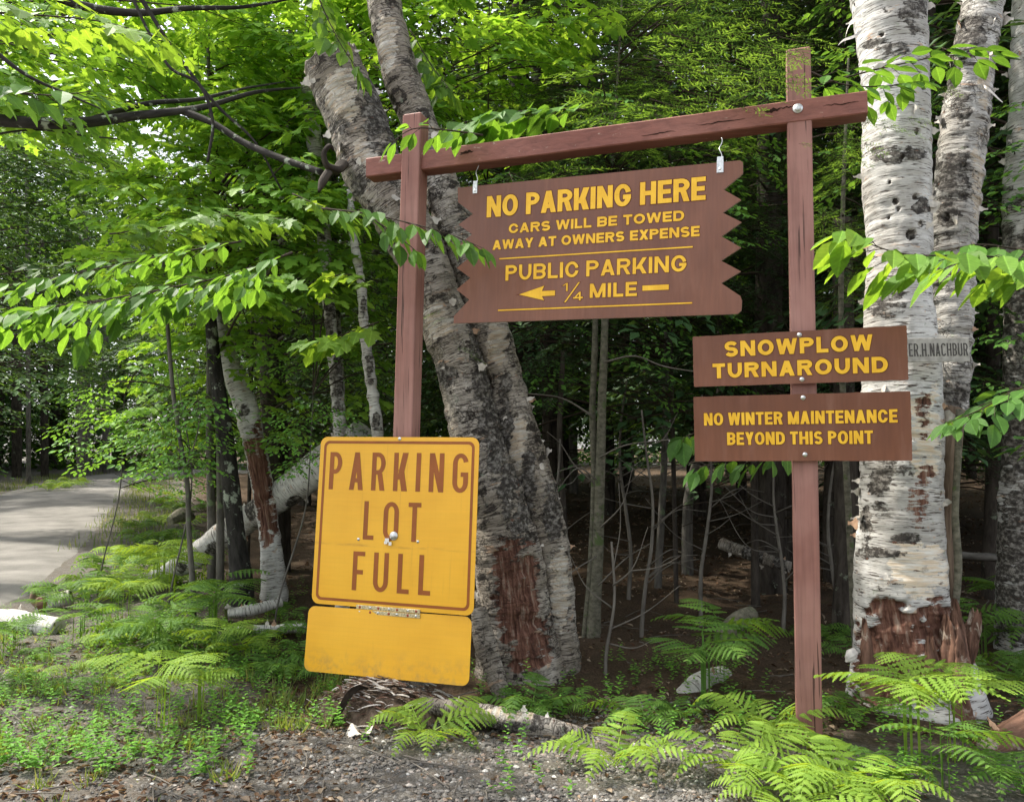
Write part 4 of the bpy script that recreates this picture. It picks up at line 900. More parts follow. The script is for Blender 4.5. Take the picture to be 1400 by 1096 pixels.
# ------------------------------------------------------------------ logs and rotten wood
def log(name, label, pts, rad, mat='birch_log', seg=40, wob=.08, paints=(), cat='log', seed=0):
    q = np.array(pts); r = thing(name, label, cat, tuple(q.mean(0)))
    L = np.linalg.norm(np.diff(q, axis=0), axis=1).sum(); rows = max(14, int(L / .03))
    V, F, bark, rd = tube(q, rad, seg, True, wob, 2.2, seed + len(label), rows)
    qn = np.stack([bark[:, 0] * 6, bark[:, 1] * 6, bark[:, 2] * 9], -1); V = V + rd * (.008 * fbm(qn + seed, 4))[:, None]
    spot = np.zeros((len(V), 3)); X, Yp = proj(V); nz = fbm(np.stack([X, Yp, X * 0], -1) / 12., 3) * .4
    for ch, x, y, rx, ry in paints: spot[:, ch] = np.maximum(spot[:, ch], smooth(1.25, .6, ((X - x) / rx) ** 2 + ((Yp - y) / ry) ** 2 + nz))
    m = MB(); add_trunk(m, (V, F, bark, spot)); m.build('stem', MAT[mat], r)
    m = peels((V, F, bark, spot, rd, rows), np.random.default_rng(seed + 3), max(5, int(L * 6)), .03, .08, -1)
    if m.n and 'birch' in mat: m.build('peeling_bark', PEEL, r)['kind'] = 'stuff'
    return r
log('fallen_birch', 'long fallen white birch trunk sloping down to the ferns left of the yellow sign', [P(180, 806, 10.2), P(245, 775, 10.0), P(300, 735, 9.8), P(360, 695, 9.5), P(425, 648, 9.2), P(500, 598, 8.9)], [.10, .13, .15, .17, .21, .22], paints=[(0, 345, 695, 9, 20), (0, 365, 700, 8, 14), (0, 290, 752, 9, 12), (0, 250, 775, 7, 9), (0, 405, 690, 14, 12)], seed=1)
log('birch_log', 'bright white birch log lying by the gravel at the left edge', [P(-60, 846, 7.75), P(20, 850, 7.6), P(80, 858, 7.5)], [.10, .11, .085], paints=[(0, 10, 865, 14, 7), (0, 40, 845, 10, 4), (0, -10, 850, 8, 6)], seed=2)
log('birch_log', 'short white birch log with a brown broken end near the road edge', [P(52, 828, 8.6), P(98, 816, 8.7)], [.10, .085], paints=[(1, 56, 826, 9, 14)], seed=3)
log('rotten_stub', 'small brown broken stub of wood standing beside the short birch log', [GX(-5.1, 8.75) - [0, 0, .05], P(48, 818, 8.75), P(50, 800, 8.75)], [.05, .05, .02], 'dead_wood', 12, .3, cat='stump', seed=4)
log('birch_log', 'small white log end among the ferns, upper of two beside the yellow sign', [P(312, 838, 7.9), P(345, 833, 7.95), P(385, 822, 8.1)], [.05, .055, .05], seed=5)
log('birch_log', 'small white peeling log, lower of two beside the yellow sign', [P(325, 860, 7.3), P(350, 861, 7.3), P(420, 858, 7.4)], [.035, .05, .04], paints=[(1, 338, 862, 8, 10)], seed=6)
log('birch_log', 'pale birch log lying on the gravel edge under the yellow sign', [P(575, 962, 5.15), P(650, 975, 4.98), P(715, 988, 4.88), P(795, 1006, 4.8)], [.05, .066, .064, .05], 'birch_old', paints=[(0, 680, 994, 60, 8), (0, 740, 982, 12, 8), (2, 690, 975, 50, 10)], seed=7)
log('wood_stub', 'whitish split wood stub poking out below the yellow sign', [P(556, 968, 5.28), P(566, 945, 5.3), P(572, 925, 5.34)], [.07, .065, .05], 'bark_grey', 16, .15, cat='stump', seed=8)
log('fallen_log', 'mossy pale log in the dark wood left of the right post', [P(985, 742, 9.5), P(1040, 762, 9.2), P(1080, 775, 9.0)], [.07, .08, .06], 'birch_old', paints=[(0, 1030, 758, 14, 20), (0, 1065, 775, 10, 16)], seed=9)
log('fallen_log', 'thin grey log in the shade right of the white birch', [P(1310, 758, 8.2), P(1360, 762, 8.2), P(1420, 766, 8.2)], [.04, .045, .05], 'bark_grey', 16, seed=10)
log('cut_log', 'pale end of a log among ferns between the two posts', [P(928, 960, 5.5), P(950, 940, 5.6), P(990, 925, 5.9)], [.07, .075, .07], 'birch_log', 24, seed=11)
log('fallen_log', 'grey mossy block of wood behind the tall fern, left of the right post', [P(985, 880, 6.3), P(1008, 850, 6.35), P(1030, 836, 6.4)], [.07, .08, .06], 'bark_moss', 20, seed=12)
log('rotten_log', 'dark brown rotten log under the ferns at the right edge', [P(1340, 1035, 4.6), P(1390, 1010, 4.7), P(1440, 985, 4.9)], [.09, .11, .11], 'rotten_wood', 24, .25, seed=13)
log('cut_log', 'brown mossy boulder-like stump on the bank between the road and fallen birch', [P(232, 712, 12), P(248, 704, 12.2), P(262, 706, 12.4)], [.06, .11, .07], 'bark_moss', 20, .2, cat='stump', seed=14)
# rotten bark heap at the foot of the left post
def heap():
    rg = np.random.default_rng(5); b = P(520, 985, 5.1); r = thing('bark_heap', 'heap of rotten wood and bark scraps at the foot of the yellow sign', 'wood heap', (b[0], 5.15, float(H(b[0], 5.15))))
    m = MB(); n, k = 26, 18; V = []
    for i in range(n):
        for j in range(k):
            x = (i / (n - 1) - .5) * .95; y = (j / (k - 1) - .5) * .7; z = .20 * max(0, 1 - (x / .46) ** 2 - (y / .34) ** 2) ** .6 - .02
            z += (.03 * fbm(np.array([[x * 14, y * 14, 2.]]), 3)[0]) * (z > 0); V.append((b[0] + x + .02, 5.3 + y, H(b[0] + x, 5.3 + y) + z))
    m.add(np.array(V), np.array([(i * k + j, (i + 1) * k + j, (i + 1) * k + j + 1, i * k + j + 1) for i in range(n - 1) for j in range(k - 1)]), bark=np.array(V) * [1, 1, 3])
    m.build('mound', MAT['dead_wood'], r)
    m = MB()
    for q in range(520):
        x, y = rg.normal(0, .22), rg.normal(-.06, .14); z = .20 * max(0, 1 - (x / .46) ** 2 - (y / .34) ** 2) ** .6; L = rg.uniform(.03, .16); a = rg.uniform(-.9, .9); w = rg.uniform(.008, .034)
        c = np.array([b[0] + x + .02, 5.3 + y, float(H(b[0] + x, 5.3 + y)) + z + .008]); d = unit(np.array([math.cos(a), math.sin(a) - .3, rg.normal(-.1, .25)])); u = unit(np.cross(d, [0, 0, 1.])); nn = np.cross(u, d)
        s = np.linspace(-.5, .5, 5); Q = np.concatenate([[c + d * L * t + u * w * e * (1 - abs(t)) + nn * (w * .5 * (1 - e * e) - w * 1.5 * t * t) for t in s] for e in (-.5, 0, .5)])
        m.add(Q, np.array([(e * 5 + t, e * 5 + t + 1, e * 5 + t + 6, e * 5 + t + 5) for e in range(2) for t in range(4)]), int(rg.integers(0, 3)), bark=Q * 3)
    m.build('bark_scraps', [MAT['rotten_wood'], MAT['dead_wood'], MAT['peel_pale']], r)['kind'] = 'stuff'
heap()
def bark_sheet(name, label, pts, w, mat):
    q = np.array([P(*a) for a in pts]); d = np.concatenate([[0], np.cumsum(np.linalg.norm(np.diff(q, axis=0), axis=1))]); q = smooth_path(q, d, np.linspace(0, d[-1], 16)); m = MB(); V = []
    for i, c in enumerate(q):
        for e in np.linspace(-.5, .5, 6): V.append(c + np.array([.25, .95, 0]) * w * e + np.array([0, 0, .02 * math.sin(e * 5 + i * .4)]) + .004 * vnoise(np.array([i * .9, e * 5, w * 99])))
    V = np.array(V); F = np.array([(i * 6 + j, (i + 1) * 6 + j, (i + 1) * 6 + j + 1, i * 6 + j + 1) for i in range(15) for j in range(5)]); m.add(V, F); n = len(V)
    m.add(V - [0, 0, .006], F[:, ::-1]); return tag(m.build(name, MAT[mat], None, V.mean(0)), label, 'bark sheet')
simple('bark_hollow_shade', (.05, .04, .032), .9, .1, nscale=30, var=.4)
bark_sheet('bark_sheet', 'curled bark edge left of the wood heap, coloured black for the shaded hollow beneath', [(454, 990, 4.95), (463, 972, 4.98), (474, 952, 5.03), (490, 938, 5.12), (515, 936, 5.22)], .13, 'bark_hollow_shade')  # bent bark edge; its black colour paints in the shade of the hollow
bark_sheet('bark_sheet', 'small white curled piece of birch bark on the gravel edge', [(476, 996, 4.82), (488, 1000, 4.78), (498, 1004, 4.75), (508, 996, 4.75)], .12, 'peel_pale')
bark_sheet('bark_sheet', 'pale peeled strip of bark on the ground beyond the right birch', [(1352, 985, 4.7), (1362, 995, 4.68), (1372, 1008, 4.62)], .07, 'peel_tan')

# ------------------------------------------------------------------ leaf shapes
def tri(polys): return np.array([(p[0], p[i], p[i + 1]) for p in polys for i in range(1, len(p) - 1)])
def oval_leaf(wid=.27, fold=.16, droop=.12, n=5):
    ys = [0, .14, .34, .58, .8, 1.0][:n + 1]; ws = [0, .62, 1.0, .92, .5, 0][:n + 1]
    V = []
    for y, w in zip(ys, ws):
        z = -droop * y * y
        if w == 0: V.append((0, y, z))
        else: V += [(0, y, z - .02), (-w * wid, y + .03, z + fold * w * wid * 1.2), (w * wid, y + .03, z + fold * w * wid * 1.2)]
    F = [(0, 3, 1), (0, 1, 2)][::-1]; F = [(0, 1, 2), (0, 3, 1)]
    for k in range(3):
        a, b = 1 + 3 * k, 4 + 3 * k
        F += [(a, b, b + 1), (a, b + 1, a + 1), (a, a + 2, b + 2), (a, b + 2, b)]
    F += [(10, 13, 11), (10, 12, 13)]
    return np.array(V, float), np.array(F)
def maple_leaf():
    half = [(0, 0), (.16, -.05), (.42, .03), (.30, .19), (.58, .46), (.36, .49), (.20, .56), (.25, .74), (0, 1.04)]
    V = [(0, .3, 0)]; V += [(x, y, .14 * abs(x) - .16 * y * y - .25 * x * x) for x, y in half]; V += [(-x, y, .14 * abs(x) - .16 * y * y - .25 * x * x) for x, y in half[1:-1]]
    F = [(0, i, i + 1) for i in range(1, 9)]; L = [1] + list(range(10, 17)) + [9]; F += [(0, L[i + 1], L[i]) for i in range(8)]
    return np.array(V, float), np.array(F)
def small_leaf():
    V = np.array([(0, 0, 0), (.3, .45, .05), (0, 1, -.1), (-.3, .45, .05)], float); return V, np.array([(0, 1, 2), (0, 2, 3)])
OVAL, OVALW, MAPLE, SMALL = oval_leaf(.27), oval_leaf(.36, .14, .2), maple_leaf(), small_leaf()

def leaf_spray(rng, leafs, L=.9, W=.5, ds=.085, ls=.06, size=.09, droop=.25, up=.3, leaf_droop=.35, pair=True):
    """flat layered spray in local space (x out, z up) -> list of (V, F, mat) with 0 leaf, 1 twig"""
    pos, dr, nr, sz = [], [], [], []; twV, twF = [], []; nt = 0
    def seg(a, b, r):
        nonlocal nt
        d = unit(b - a); s = unit(np.cross(d, [0, 0, 1.]) + 1e-6) * r; u = np.array([0, 0, r])
        twV.append(np.array([a + s, a - s * .5 + u, a - s * .5 - u, b])); twF.append(np.array([(0, 1, 3), (1, 2, 3), (2, 0, 3)]) + nt); nt += 4
    ax = lambda t: np.array([t, .06 * L * math.sin(t / L * 3 + ph), -droop * t * t / L])
    ph = rng.uniform(0, 6); seg(ax(0), ax(L), .006)
    side = 1; t = .12 * L
    while t < L:
        side = -side; f = t / L; l = W * (math.sin(math.pi * min(1, .18 + f * .85)) ** .8) * rng.uniform(.7, 1.1); a = math.radians(rng.uniform(38, 62)) * side
        o = ax(t); d = np.array([math.cos(a), math.sin(a), -droop * .7 * f + rng.normal(0, .08)]); e = o + d * l - np.array([0, 0, .12 * l])
        seg(o, e, .003); s = ls * .6; k = 1
        while s <= l:
            k = -k; q = o + (e - o) * (s / l); la = a + math.radians(rng.uniform(30, 60)) * k
            pos.append(q); dr.append([math.cos(la), math.sin(la), -leaf_droop * rng.uniform(.4, 1.6)]); nr.append([rng.normal(0, .3), rng.normal(0, .3), 1]); sz.append(size * rng.uniform(.6, 1.15))
            s += ls * rng.uniform(.7, 1.3)
        pos.append(e); dr.append([math.cos(a), math.sin(a), -leaf_droop]); nr.append([rng.normal(0, .25), rng.normal(0, .25), 1]); sz.append(size * rng.uniform(.8, 1.2))
        t += ds * rng.uniform(.7, 1.3)
    pos.append(ax(L)); dr.append([1, 0, -leaf_droop]); nr.append([0, 0, 1]); sz.append(size * 1.1)
    V, F = instance(*leafs, np.array(pos), np.array(dr, float), np.array(nr, float), np.array(sz))
    return [(V, F, 0), (np.concatenate(twV), np.concatenate(twF), 1)]
def comb(n=5, wd=.16):
    """a sprig of needles, unit length along y"""
    V, F = [], []
    for k in range(n):
        y = k / n
        for s in (-1, 1):
            b = len(V); V += [(0, y, 0), (0, y + .9 / n, 0), (s * wd * (1 - .5 * y), y + 1.15 / n, -.03)]; F.append((b, b + 1, b + 2) if s < 0 else (b, b + 2, b + 1))
    return np.array(V, float), np.array(F)
COMB, COMB3 = comb(6, .17), comb(3, .24)
def hemlock_spray(rng, L=.8, tips=.5, sprig=None, ds=.05, ss=.024, ln=.05, droop=.35):
    sprig = sprig or COMB; pos, dr, nr, sz, mt = [], [], [], [], []; twV, twF = [], []; nt = 0
    def seg(a, b, r):
        nonlocal nt
        d = unit(b - a); s = unit(np.cross(d, [0, 0, 1.]) + 1e-6) * r; u = np.array([0, 0, r])
        twV.append(np.array([a + s, a - s * .5 + u, a - s * .5 - u, b])); twF.append(np.array([(0, 1, 3), (1, 2, 3), (2, 0, 3)]) + nt); nt += 4
    ax = lambda t: np.array([t, .04 * math.sin(t * 5 + ph), -droop * t * t / L]); ph = rng.uniform(0, 6); seg(ax(0), ax(L), .005)
    t = .1 * L; side = 1
    while t < L:
        side = -side; f = t / L; l = .42 * L * (1.05 - f) ** .7 * (.5 + min(.5, f * 2.5)) * rng.uniform(.65, 1.15); a = math.radians(rng.uniform(42, 66)) * side
        o = ax(t); d0 = np.array([math.cos(a), math.sin(a), -droop * .8 * f + rng.normal(0, .1)]); e = o + d0 * l - np.array([0, 0, .2 * l]); seg(o, e, .0025)
        s = ss * .6; k = 1; last = l - ss * 2.2; tip = rng.random() < tips
        while s <= l:
            k = -k; g = s / l; q = o + (e - o) * g; la = a + math.radians(rng.uniform(35, 58)) * k
            pos.append(q); dr.append([math.cos(la), math.sin(la), -.12 + rng.normal(0, .12)]); nr.append([rng.normal(0, .25), rng.normal(0, .25), 1]); sz.append(ln * rng.uniform(.7, 1.2) * (1.15 - .4 * g)); mt.append(2 if (tip and s > last - ss * 1.2) else 0)
            s += ss * rng.uniform(.75, 1.25)
        pos.append(e); dr.append([math.cos(a), math.sin(a), -.25]); nr.append([0, 0, 1]); sz.append(ln * 1.0); mt.append(2 if tip else 0)
        t += ds * rng.uniform(.75, 1.25)
    pos.append(ax(L)); dr.append([1, 0, -.3]); nr.append([0, 0, 1]); sz.append(ln); mt.append(2 if tips > 0 else 0)
    pos, dr, nr, sz, mt = map(np.array, (pos, dr, nr, sz, mt)); out = []
    for m in (0, 2):
        k = mt == m
        if k.any(): V, F = instance(*sprig, pos[k], dr[k].astype(float), nr[k].astype(float), sz[k]); out.append((V, F, m))
    out.append((np.concatenate(twV), np.concatenate(twF), 1)); return out
rng = np.random.default_rng(23)
SPR_MAPLE = [leaf_spray(rng, MAPLE, .8, .42, .10, .09, .13) for _ in range(4)]
SPR_BEECH = [leaf_spray(rng, OVAL, .8, .40, .085, .065, .085, leaf_droop=.3) for _ in range(4)]
SPR_FAR = [leaf_spray(rng, SMALL, 1.3, .8, .16, .13, .17) for _ in range(4)]
SPR_HEM = [hemlock_spray(rng, .75, .95, None, .055, .024, .07) for _ in range(4)]
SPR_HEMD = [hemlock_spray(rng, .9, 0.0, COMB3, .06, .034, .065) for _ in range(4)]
SPR_CON = [hemlock_spray(rng, 1.3, 0.0, SMALL, .11, .075, .13, droop=.3) for _ in range(4)]
def crown(mb, sprays, rng, pos, out, scale, tilt=.25, flat=.0):
    """put sprays with their TIP region centred on pos, pointing along out"""
    for p, o, s in zip(pos, out, scale):
        sp = sprays[rng.integers(len(sprays))]; x = unit(o); up = unit(np.array([rng.normal(0, tilt), rng.normal(0, tilt), 1.0])); y = unit(np.cross(up, x)); z = np.cross(x, y)
        M = np.stack([x, y, z], 1) * s; base = p - x * .45 * s
        for V, F, m in sp: mb.add(V @ M.T + base, F, m, False)
LIT = []
def lit(px, py, Y, r=.6): LIT.append((P(px, py, Y), r))
for a in ((1125, 1060, 3.8), (1060, 1020, 4.0), (1170, 1080, 3.7), (1000, 1050, 3.9), (845, 1020, 4.1), (585, 990, 4.4), (560, 1000, 4.4), (610, 975, 4.5), (860, 1040, 4.1), (820, 1030, 4.2), (1240, 960, 4.2), (1310, 950, 4.2), (1160, 1090, 3.6), (1050, 980, 4.2)): lit(*a, .8)
for a in ((1150, 318, 3.6), (1225, 345, 3.6), (1310, 350, 3.65), (1380, 355, 3.7)): lit(*a, .6)
for a in ((330, 372, 4.6), (240, 392, 4.5), (140, 410, 4.4), (40, 425, 4.3)): lit(*a, .45)
for a in ((225, 940, 4.7), (290, 930, 4.7), (160, 950, 4.6), (20, 850, 7.6), (240, 775, 10), (300, 735, 9.8), (190, 750, 10), (60, 750, 11), (60, 1010, 4.5), (200, 1050, 4.2), (100, 700, 17), (200, 665, 26), (120, 652, 38), (50, 690, 22), (150, 700, 19), (70, 662, 31), (160, 840, 8)): lit(*a, .7)
for a in ((1215, 300, 5.2), (1210, 200, 5.2), (1205, 100, 5.2), (1205, 20, 5.2), (690, 820, 5.8), (650, 1040, 4.2), (760, 1060, 4.1), (450, 465, 6.0), (470, 376, 6.0), (690, 160, 5.5), (850, 60, 6.2), (930, 100, 6.0), (1000, 80, 5.6), (800, 140, 6.2), (1040, 140, 5.4), (1210, 160, 4.9), (300, 300, 6.8), (220, 250, 6.8), (380, 260, 6.6), (60, 60, 5.2), (300, 60, 6)): lit(*a, .5)
def keep_sun(T, size=.35):
    k = np.ones(len(T), bool)
    for q, r in LIT:
        d = T - q; t = d @ SUN_DIR; off = np.linalg.norm(d - t[:, None] * SUN_DIR, axis=1); k &= ~((t > .25) & (off < r * .6 + size * .6))
    return T[k]
def targets(rng, n, rect, Y0, Y1): return keep_sun(targets0(rng, n, rect, Y0, Y1))
def targets0(rng, n, rect, Y0, Y1):
    x = rng.uniform(rect[0], rect[2], n); y = rng.uniform(rect[1], rect[3], n); Y = rng.uniform(Y0, Y1, n); return np.array([P(a, b, c) for a, b, c in zip(x, y, Y)])
def px_tree(name, label, base, trunk, tg, sprays, mats, scale=(.8, 1.3), rng=None, bark='bark_grey', rad=.06, cat='tree', limb=True, trunk_obj=True, outdir=None, droop=-.1):
    """tree whose crown sprays stand at the given points; limbs run from the trunk to them"""
    r = thing(name, label, cat, tuple(base)); tr = np.array([base] + list(trunk))
    if trunk_obj:
        m = MB(); add_tube(m, [tr[0] - [0, 0, .3]] + list(tr), np.linspace(rad * 1.2, rad * .25, len(tr) + 1), 14, wob=.08, rows=70); m.build('trunk', MAT[bark], r)
    tg = tg[tg[:, 2] > H(tg[:, 0], tg[:, 1]) + .1]
    m = MB(); outs = []
    for ip, p in enumerate(tg):
        zr = np.clip(p[2] + .1 - .16 * np.hypot(*(p[:2] - tr[0, :2])), tr[0, 2] + .5, tr[-1, 2]); i = np.argmin(np.abs(tr[:, 2] - zr)); q = np.array([np.interp(zr, tr[:, 2], tr[:, k]) for k in range(3)])
        o = p - q; o[2] = 0; o = unit(o) + np.array([rng.normal(0, .35), rng.normal(0, .35), droop]); outs.append(o)
        if limb and ip % 3 == 0:
            e = p - unit(o) * .4; mid = (q + e) / 2 + np.array([0, 0, .06 * np.linalg.norm(e - q)]); L = np.linalg.norm(e - q); add_tube(m, [q, mid, e], [min(rad * .5, .008 + .006 * L), .007 + .002 * L, .005], 5, cap=False, rows=8)
    if limb and m.n: m.build('branches', MAT['twig'], r)['kind'] = 'stuff'
    m = MB(); crown(m, sprays, rng, tg, outs, rng.uniform(*scale, len(tg))); m.build('crown', mats, r); return r
TW = MAT['twig']
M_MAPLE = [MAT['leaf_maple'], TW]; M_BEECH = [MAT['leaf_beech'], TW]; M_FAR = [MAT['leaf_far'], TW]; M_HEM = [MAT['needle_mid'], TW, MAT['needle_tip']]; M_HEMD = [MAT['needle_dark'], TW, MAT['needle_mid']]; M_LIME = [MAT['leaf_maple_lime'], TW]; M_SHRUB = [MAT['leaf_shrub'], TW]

# ------------------------------------------------------------------ near trees
R = np.random.default_rng
def cat_t(*a): return np.concatenate(a)
rg = R(101)
px_tree('maple_tree', 'spreading maple with layered bright leaves over the road at the upper left', GX(-3.42, 9.3), [P(296, 400, 9.3), P(286, 120, 9.2), P(280, -160, 9.1)],
        cat_t(targets(rg, 105, (150, 200, 450, 400), 6.6, 9.4), targets(rg, 55, (230, 40, 430, 230), 6.8, 9.4), targets(rg, 14, (380, 200, 440, 300), 7.2, 8.6)), SPR_MAPLE, M_MAPLE, (.75, 1.2), rg, 'bark_grey', .05)
rg = R(102)
t = px_tree('maple_tree', 'overhanging maple with dark heavy limbs reaching in from the upper left edge', GX(-7.6, 7.2), [np.array([-7.3, 7.0, 2.5]), np.array([-6.6, 6.8, 4.5]), np.array([-6.2, 6.6, 6.5])],
        cat_t(targets(rg, 100, (-80, -120, 330, 150), 5.0, 8.4), targets(rg, 44, (-40, 40, 250, 165), 5.4, 8.5), targets(rg, 60, (100, -260, 520, 30), 5.4, 8.5)), SPR_MAPLE, M_MAPLE, (.75, 1.2), rg, 'bark_dark', .14)
for pts, r0, r1 in (([(-120, 150, 6.6), (0, 165, 6.5), (110, 168, 6.4), (200, 157, 6.4), (270, 148, 6.5), (352, 126, 6.8), (410, 120, 7.1)], .062, .008), ([(120, 166, 6.45), (200, 142, 6.6), (270, 136, 6.8), (330, 122, 7), (390, 112, 7.2)], .03, .006), ([(245, 150, 6.5), (290, 168, 6.4), (335, 196, 6.3), (380, 215, 6.15), (440, 236, 5.95)], .03, .026), ([(178, -10, 6), (212, 60, 6), (235, 95, 6.05), (268, 112, 6.1), (290, 160, 6.15), (284, 222, 6.2)], .012, .012), ([(188, -10, 6.05), (244, 78, 6.1), (300, 148, 6.2), (345, 190, 6.3), (385, 260, 6.4)], .018, .008), ([(-20, 60, 5.6), (40, 105, 5.7), (90, 128, 5.8), (140, 150, 5.9)], .018, .006), ([(-20, 185, 6.6), (60, 178, 6.6), (110, 185, 6.7), (160, 190, 6.7)], .010, .006), ([(20, -30, 6.2), (120, 10, 6.3), (190, 18, 6.4), (250, 12, 6.5), (330, 10, 6.7), (420, -6, 7)], .045, .008)):
    m = MB(); q = [P(*a) for a in pts]; add_tube(m, q, np.linspace(r0, r1, len(q)), 10, wob=.14, rows=len(q) * 9); m.build('limb', MAT['bark_lichen_black'], t)
rg = R(103)
px_tree('maple_tree', 'maple with bright backlit leaves behind the thin birch stems', GX(-2.2, 10.2), [P(455, 300, 10.2), P(450, 0, 10.2), P(440, -250, 10.2)],
        cat_t(targets(rg, 80, (330, -60, 520, 170), 7.6, 10.6), targets(rg, 80, (440, -160, 800, 70), 7.2, 10.4), targets(rg, 60, (540, 30, 790, 220), 7.4, 10)), SPR_MAPLE, M_MAPLE, (.8, 1.25), rg, 'bark_grey', .07)
rg = R(104)
px_tree('hemlock_tree', 'hemlock with lime new tips rising behind the crossbeam', GX(0.84, 7.7), [P(832, 300, 7.6), P(850, 0, 7.4), P(850, -300, 7.4)],
        cat_t(targets(rg, 110, (770, -140, 1080, 200), 5.9, 7.8), targets(rg, 50, (690, 70, 900, 240), 6.0, 7.6), targets(rg, 26, (920, 30, 1060, 150), 5.3, 6.0)), SPR_HEM, M_HEM, (.7, 1.15), rg, 'bark_moss', .022)
rg = R(105)
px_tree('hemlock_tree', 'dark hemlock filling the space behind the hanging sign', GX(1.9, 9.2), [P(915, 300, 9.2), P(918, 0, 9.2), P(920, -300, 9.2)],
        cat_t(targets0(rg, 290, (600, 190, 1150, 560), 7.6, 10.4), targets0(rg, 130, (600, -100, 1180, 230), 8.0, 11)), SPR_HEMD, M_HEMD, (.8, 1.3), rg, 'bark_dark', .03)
rg = R(125)
px_tree('maple_tree', 'shaded leafy maple among the hemlocks behind the hanging sign', GX(-0.3, 9.0), [P(665, 400, 9.0), P(668, 100, 9), P(670, -100, 9)],
        cat_t(targets0(rg, 60, (600, 120, 1080, 330), 6.8, 8.6), targets0(rg, 40, (620, 300, 1100, 560), 7.6, 9.6)), SPR_BEECH, M_SHRUB, (.6, 1.0), rg, 'bark_dark', .02)
rg = R(106)
px_tree('hemlock_tree', 'young hemlock with bright sprigs between the right post and white birch', GX(2.75, 6.4), [P(1150, 400, 6.3), P(1155, 200, 6.3), P(1160, 80, 6.3)],
        cat_t(targets(rg, 26, (1125, 180, 1200, 330), 5.6, 6.6), targets(rg, 26, (1125, 300, 1230, 460), 6.0, 7.0), targets(rg, 6, (1140, 165, 1210, 210), 4.95, 5.1)), SPR_HEM, M_HEM, (.45, .7), rg, 'bark_moss', .03, droop=-.05)
rg = R(107)
px_tree('maple_tree', 'shaded maple in the wood behind the two white birches', GX(6.0, 8.6), [P(1400, 300, 8.6), P(1400, 0, 8.6), P(1400, -300, 8.6)],
        cat_t(targets(rg, 70, (1110, -120, 1460, 260), 6.6, 9.2), targets(rg, 44, (1330, 200, 1480, 560), 6.6, 8.8)), SPR_BEECH, M_SHRUB, (.8, 1.3), rg, 'bark_dark', .09)
rg = R(108)
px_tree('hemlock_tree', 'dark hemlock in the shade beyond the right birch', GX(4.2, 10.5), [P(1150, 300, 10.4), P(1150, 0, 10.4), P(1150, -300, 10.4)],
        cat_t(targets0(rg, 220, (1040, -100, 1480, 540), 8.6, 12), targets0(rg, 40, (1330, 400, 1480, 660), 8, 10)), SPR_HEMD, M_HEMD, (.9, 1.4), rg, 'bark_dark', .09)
rg = R(109)
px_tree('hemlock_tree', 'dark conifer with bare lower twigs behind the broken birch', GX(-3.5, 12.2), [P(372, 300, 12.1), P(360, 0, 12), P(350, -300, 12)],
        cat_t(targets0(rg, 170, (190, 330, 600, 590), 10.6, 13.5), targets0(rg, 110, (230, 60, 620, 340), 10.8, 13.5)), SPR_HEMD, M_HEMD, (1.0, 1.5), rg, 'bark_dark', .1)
rg = R(130)
px_tree('maple_tree', 'leafy maple filling the shade between the road and the leaning birch', GX(-3.6, 10.8), [P(345, 400, 10.8), P(345, 200, 10.8), P(345, 40, 10.8)],
        cat_t(targets0(rg, 80, (190, 360, 560, 590), 8.6, 11.4), targets0(rg, 46, (300, 180, 560, 380), 8.6, 11)), SPR_MAPLE, M_MAPLE, (.7, 1.1), rg, 'bark_dark', .03)
rg = R(131)
px_tree('maple_sapling', 'leafy sapling low on the road bank in front of the fallen birch', GX(-4.9, 9.4), [P(165, 660, 9.4), P(168, 600, 9.4), P(170, 540, 9.4)],
        cat_t(targets0(rg, 22, (90, 500, 270, 620), 8.2, 10.4), targets0(rg, 12, (160, 600, 300, 680), 8.8, 10.5)), SPR_BEECH, M_SHRUB, (.5, .85), rg, 'bark_grey', .010, 'sapling')
rg = R(132)
px_tree('maple_tree', 'tall maple across the road behind the heavy limbs at the upper left', GX(-13.5, 12), [np.array([-13.2, 12, 4.]), np.array([-12.5, 12, 7.]), np.array([-12, 12, 9.])],
        targets(rg, 110, (-60, -120, 360, 190), 8.8, 12.5), SPR_MAPLE, M_MAPLE, (1.0, 1.6), rg, 'bark_dark', .13)
rg = R(120)
px_tree('hemlock_tree', 'feathery grey-green hemlock across the road at the left, thin sky behind it', GX(-15.2, 17), [np.array([-15.1, 17, 4.]), np.array([-15.0, 17, 8.]), np.array([-14.9, 17, 12.])],
        cat_t(targets(rg, 150, (-40, 190, 190, 520), 14.5, 19), targets(rg, 40, (-40, 130, 120, 220), 15, 18)), SPR_CON, [MAT['needle_mid'], TW], (.9, 1.5), rg, 'bark_dark', .14)
px_tree('hemlock_tree', 'second feathery hemlock nearer the road bend, right of the first', GX(-9.3, 24.5), [np.array([-9.3, 24.5, 5.]), np.array([-9.2, 24.5, 10.]), np.array([-9.1, 24.5, 15.])],
        cat_t(targets0(rg, 130, (100, 210, 300, 560), 19, 26)), SPR_CON, [MAT['needle_mid'], TW], (1.0, 1.7), rg, 'bark_dark', .14)
rg = R(110)
px_tree('maple_sapling', 'low maple sapling with dark flat leaves above the road verge', GX(-3.5, 8.1), [P(262, 640, 8.1), P(250, 560, 8.0), P(240, 500, 8.0)],
        cat_t(targets(rg, 26, (120, 525, 330, 640), 6.9, 8.6)), SPR_BEECH, M_SHRUB, (.55, .9), rg, 'bark_grey', .010, 'sapling')
rg = R(111)
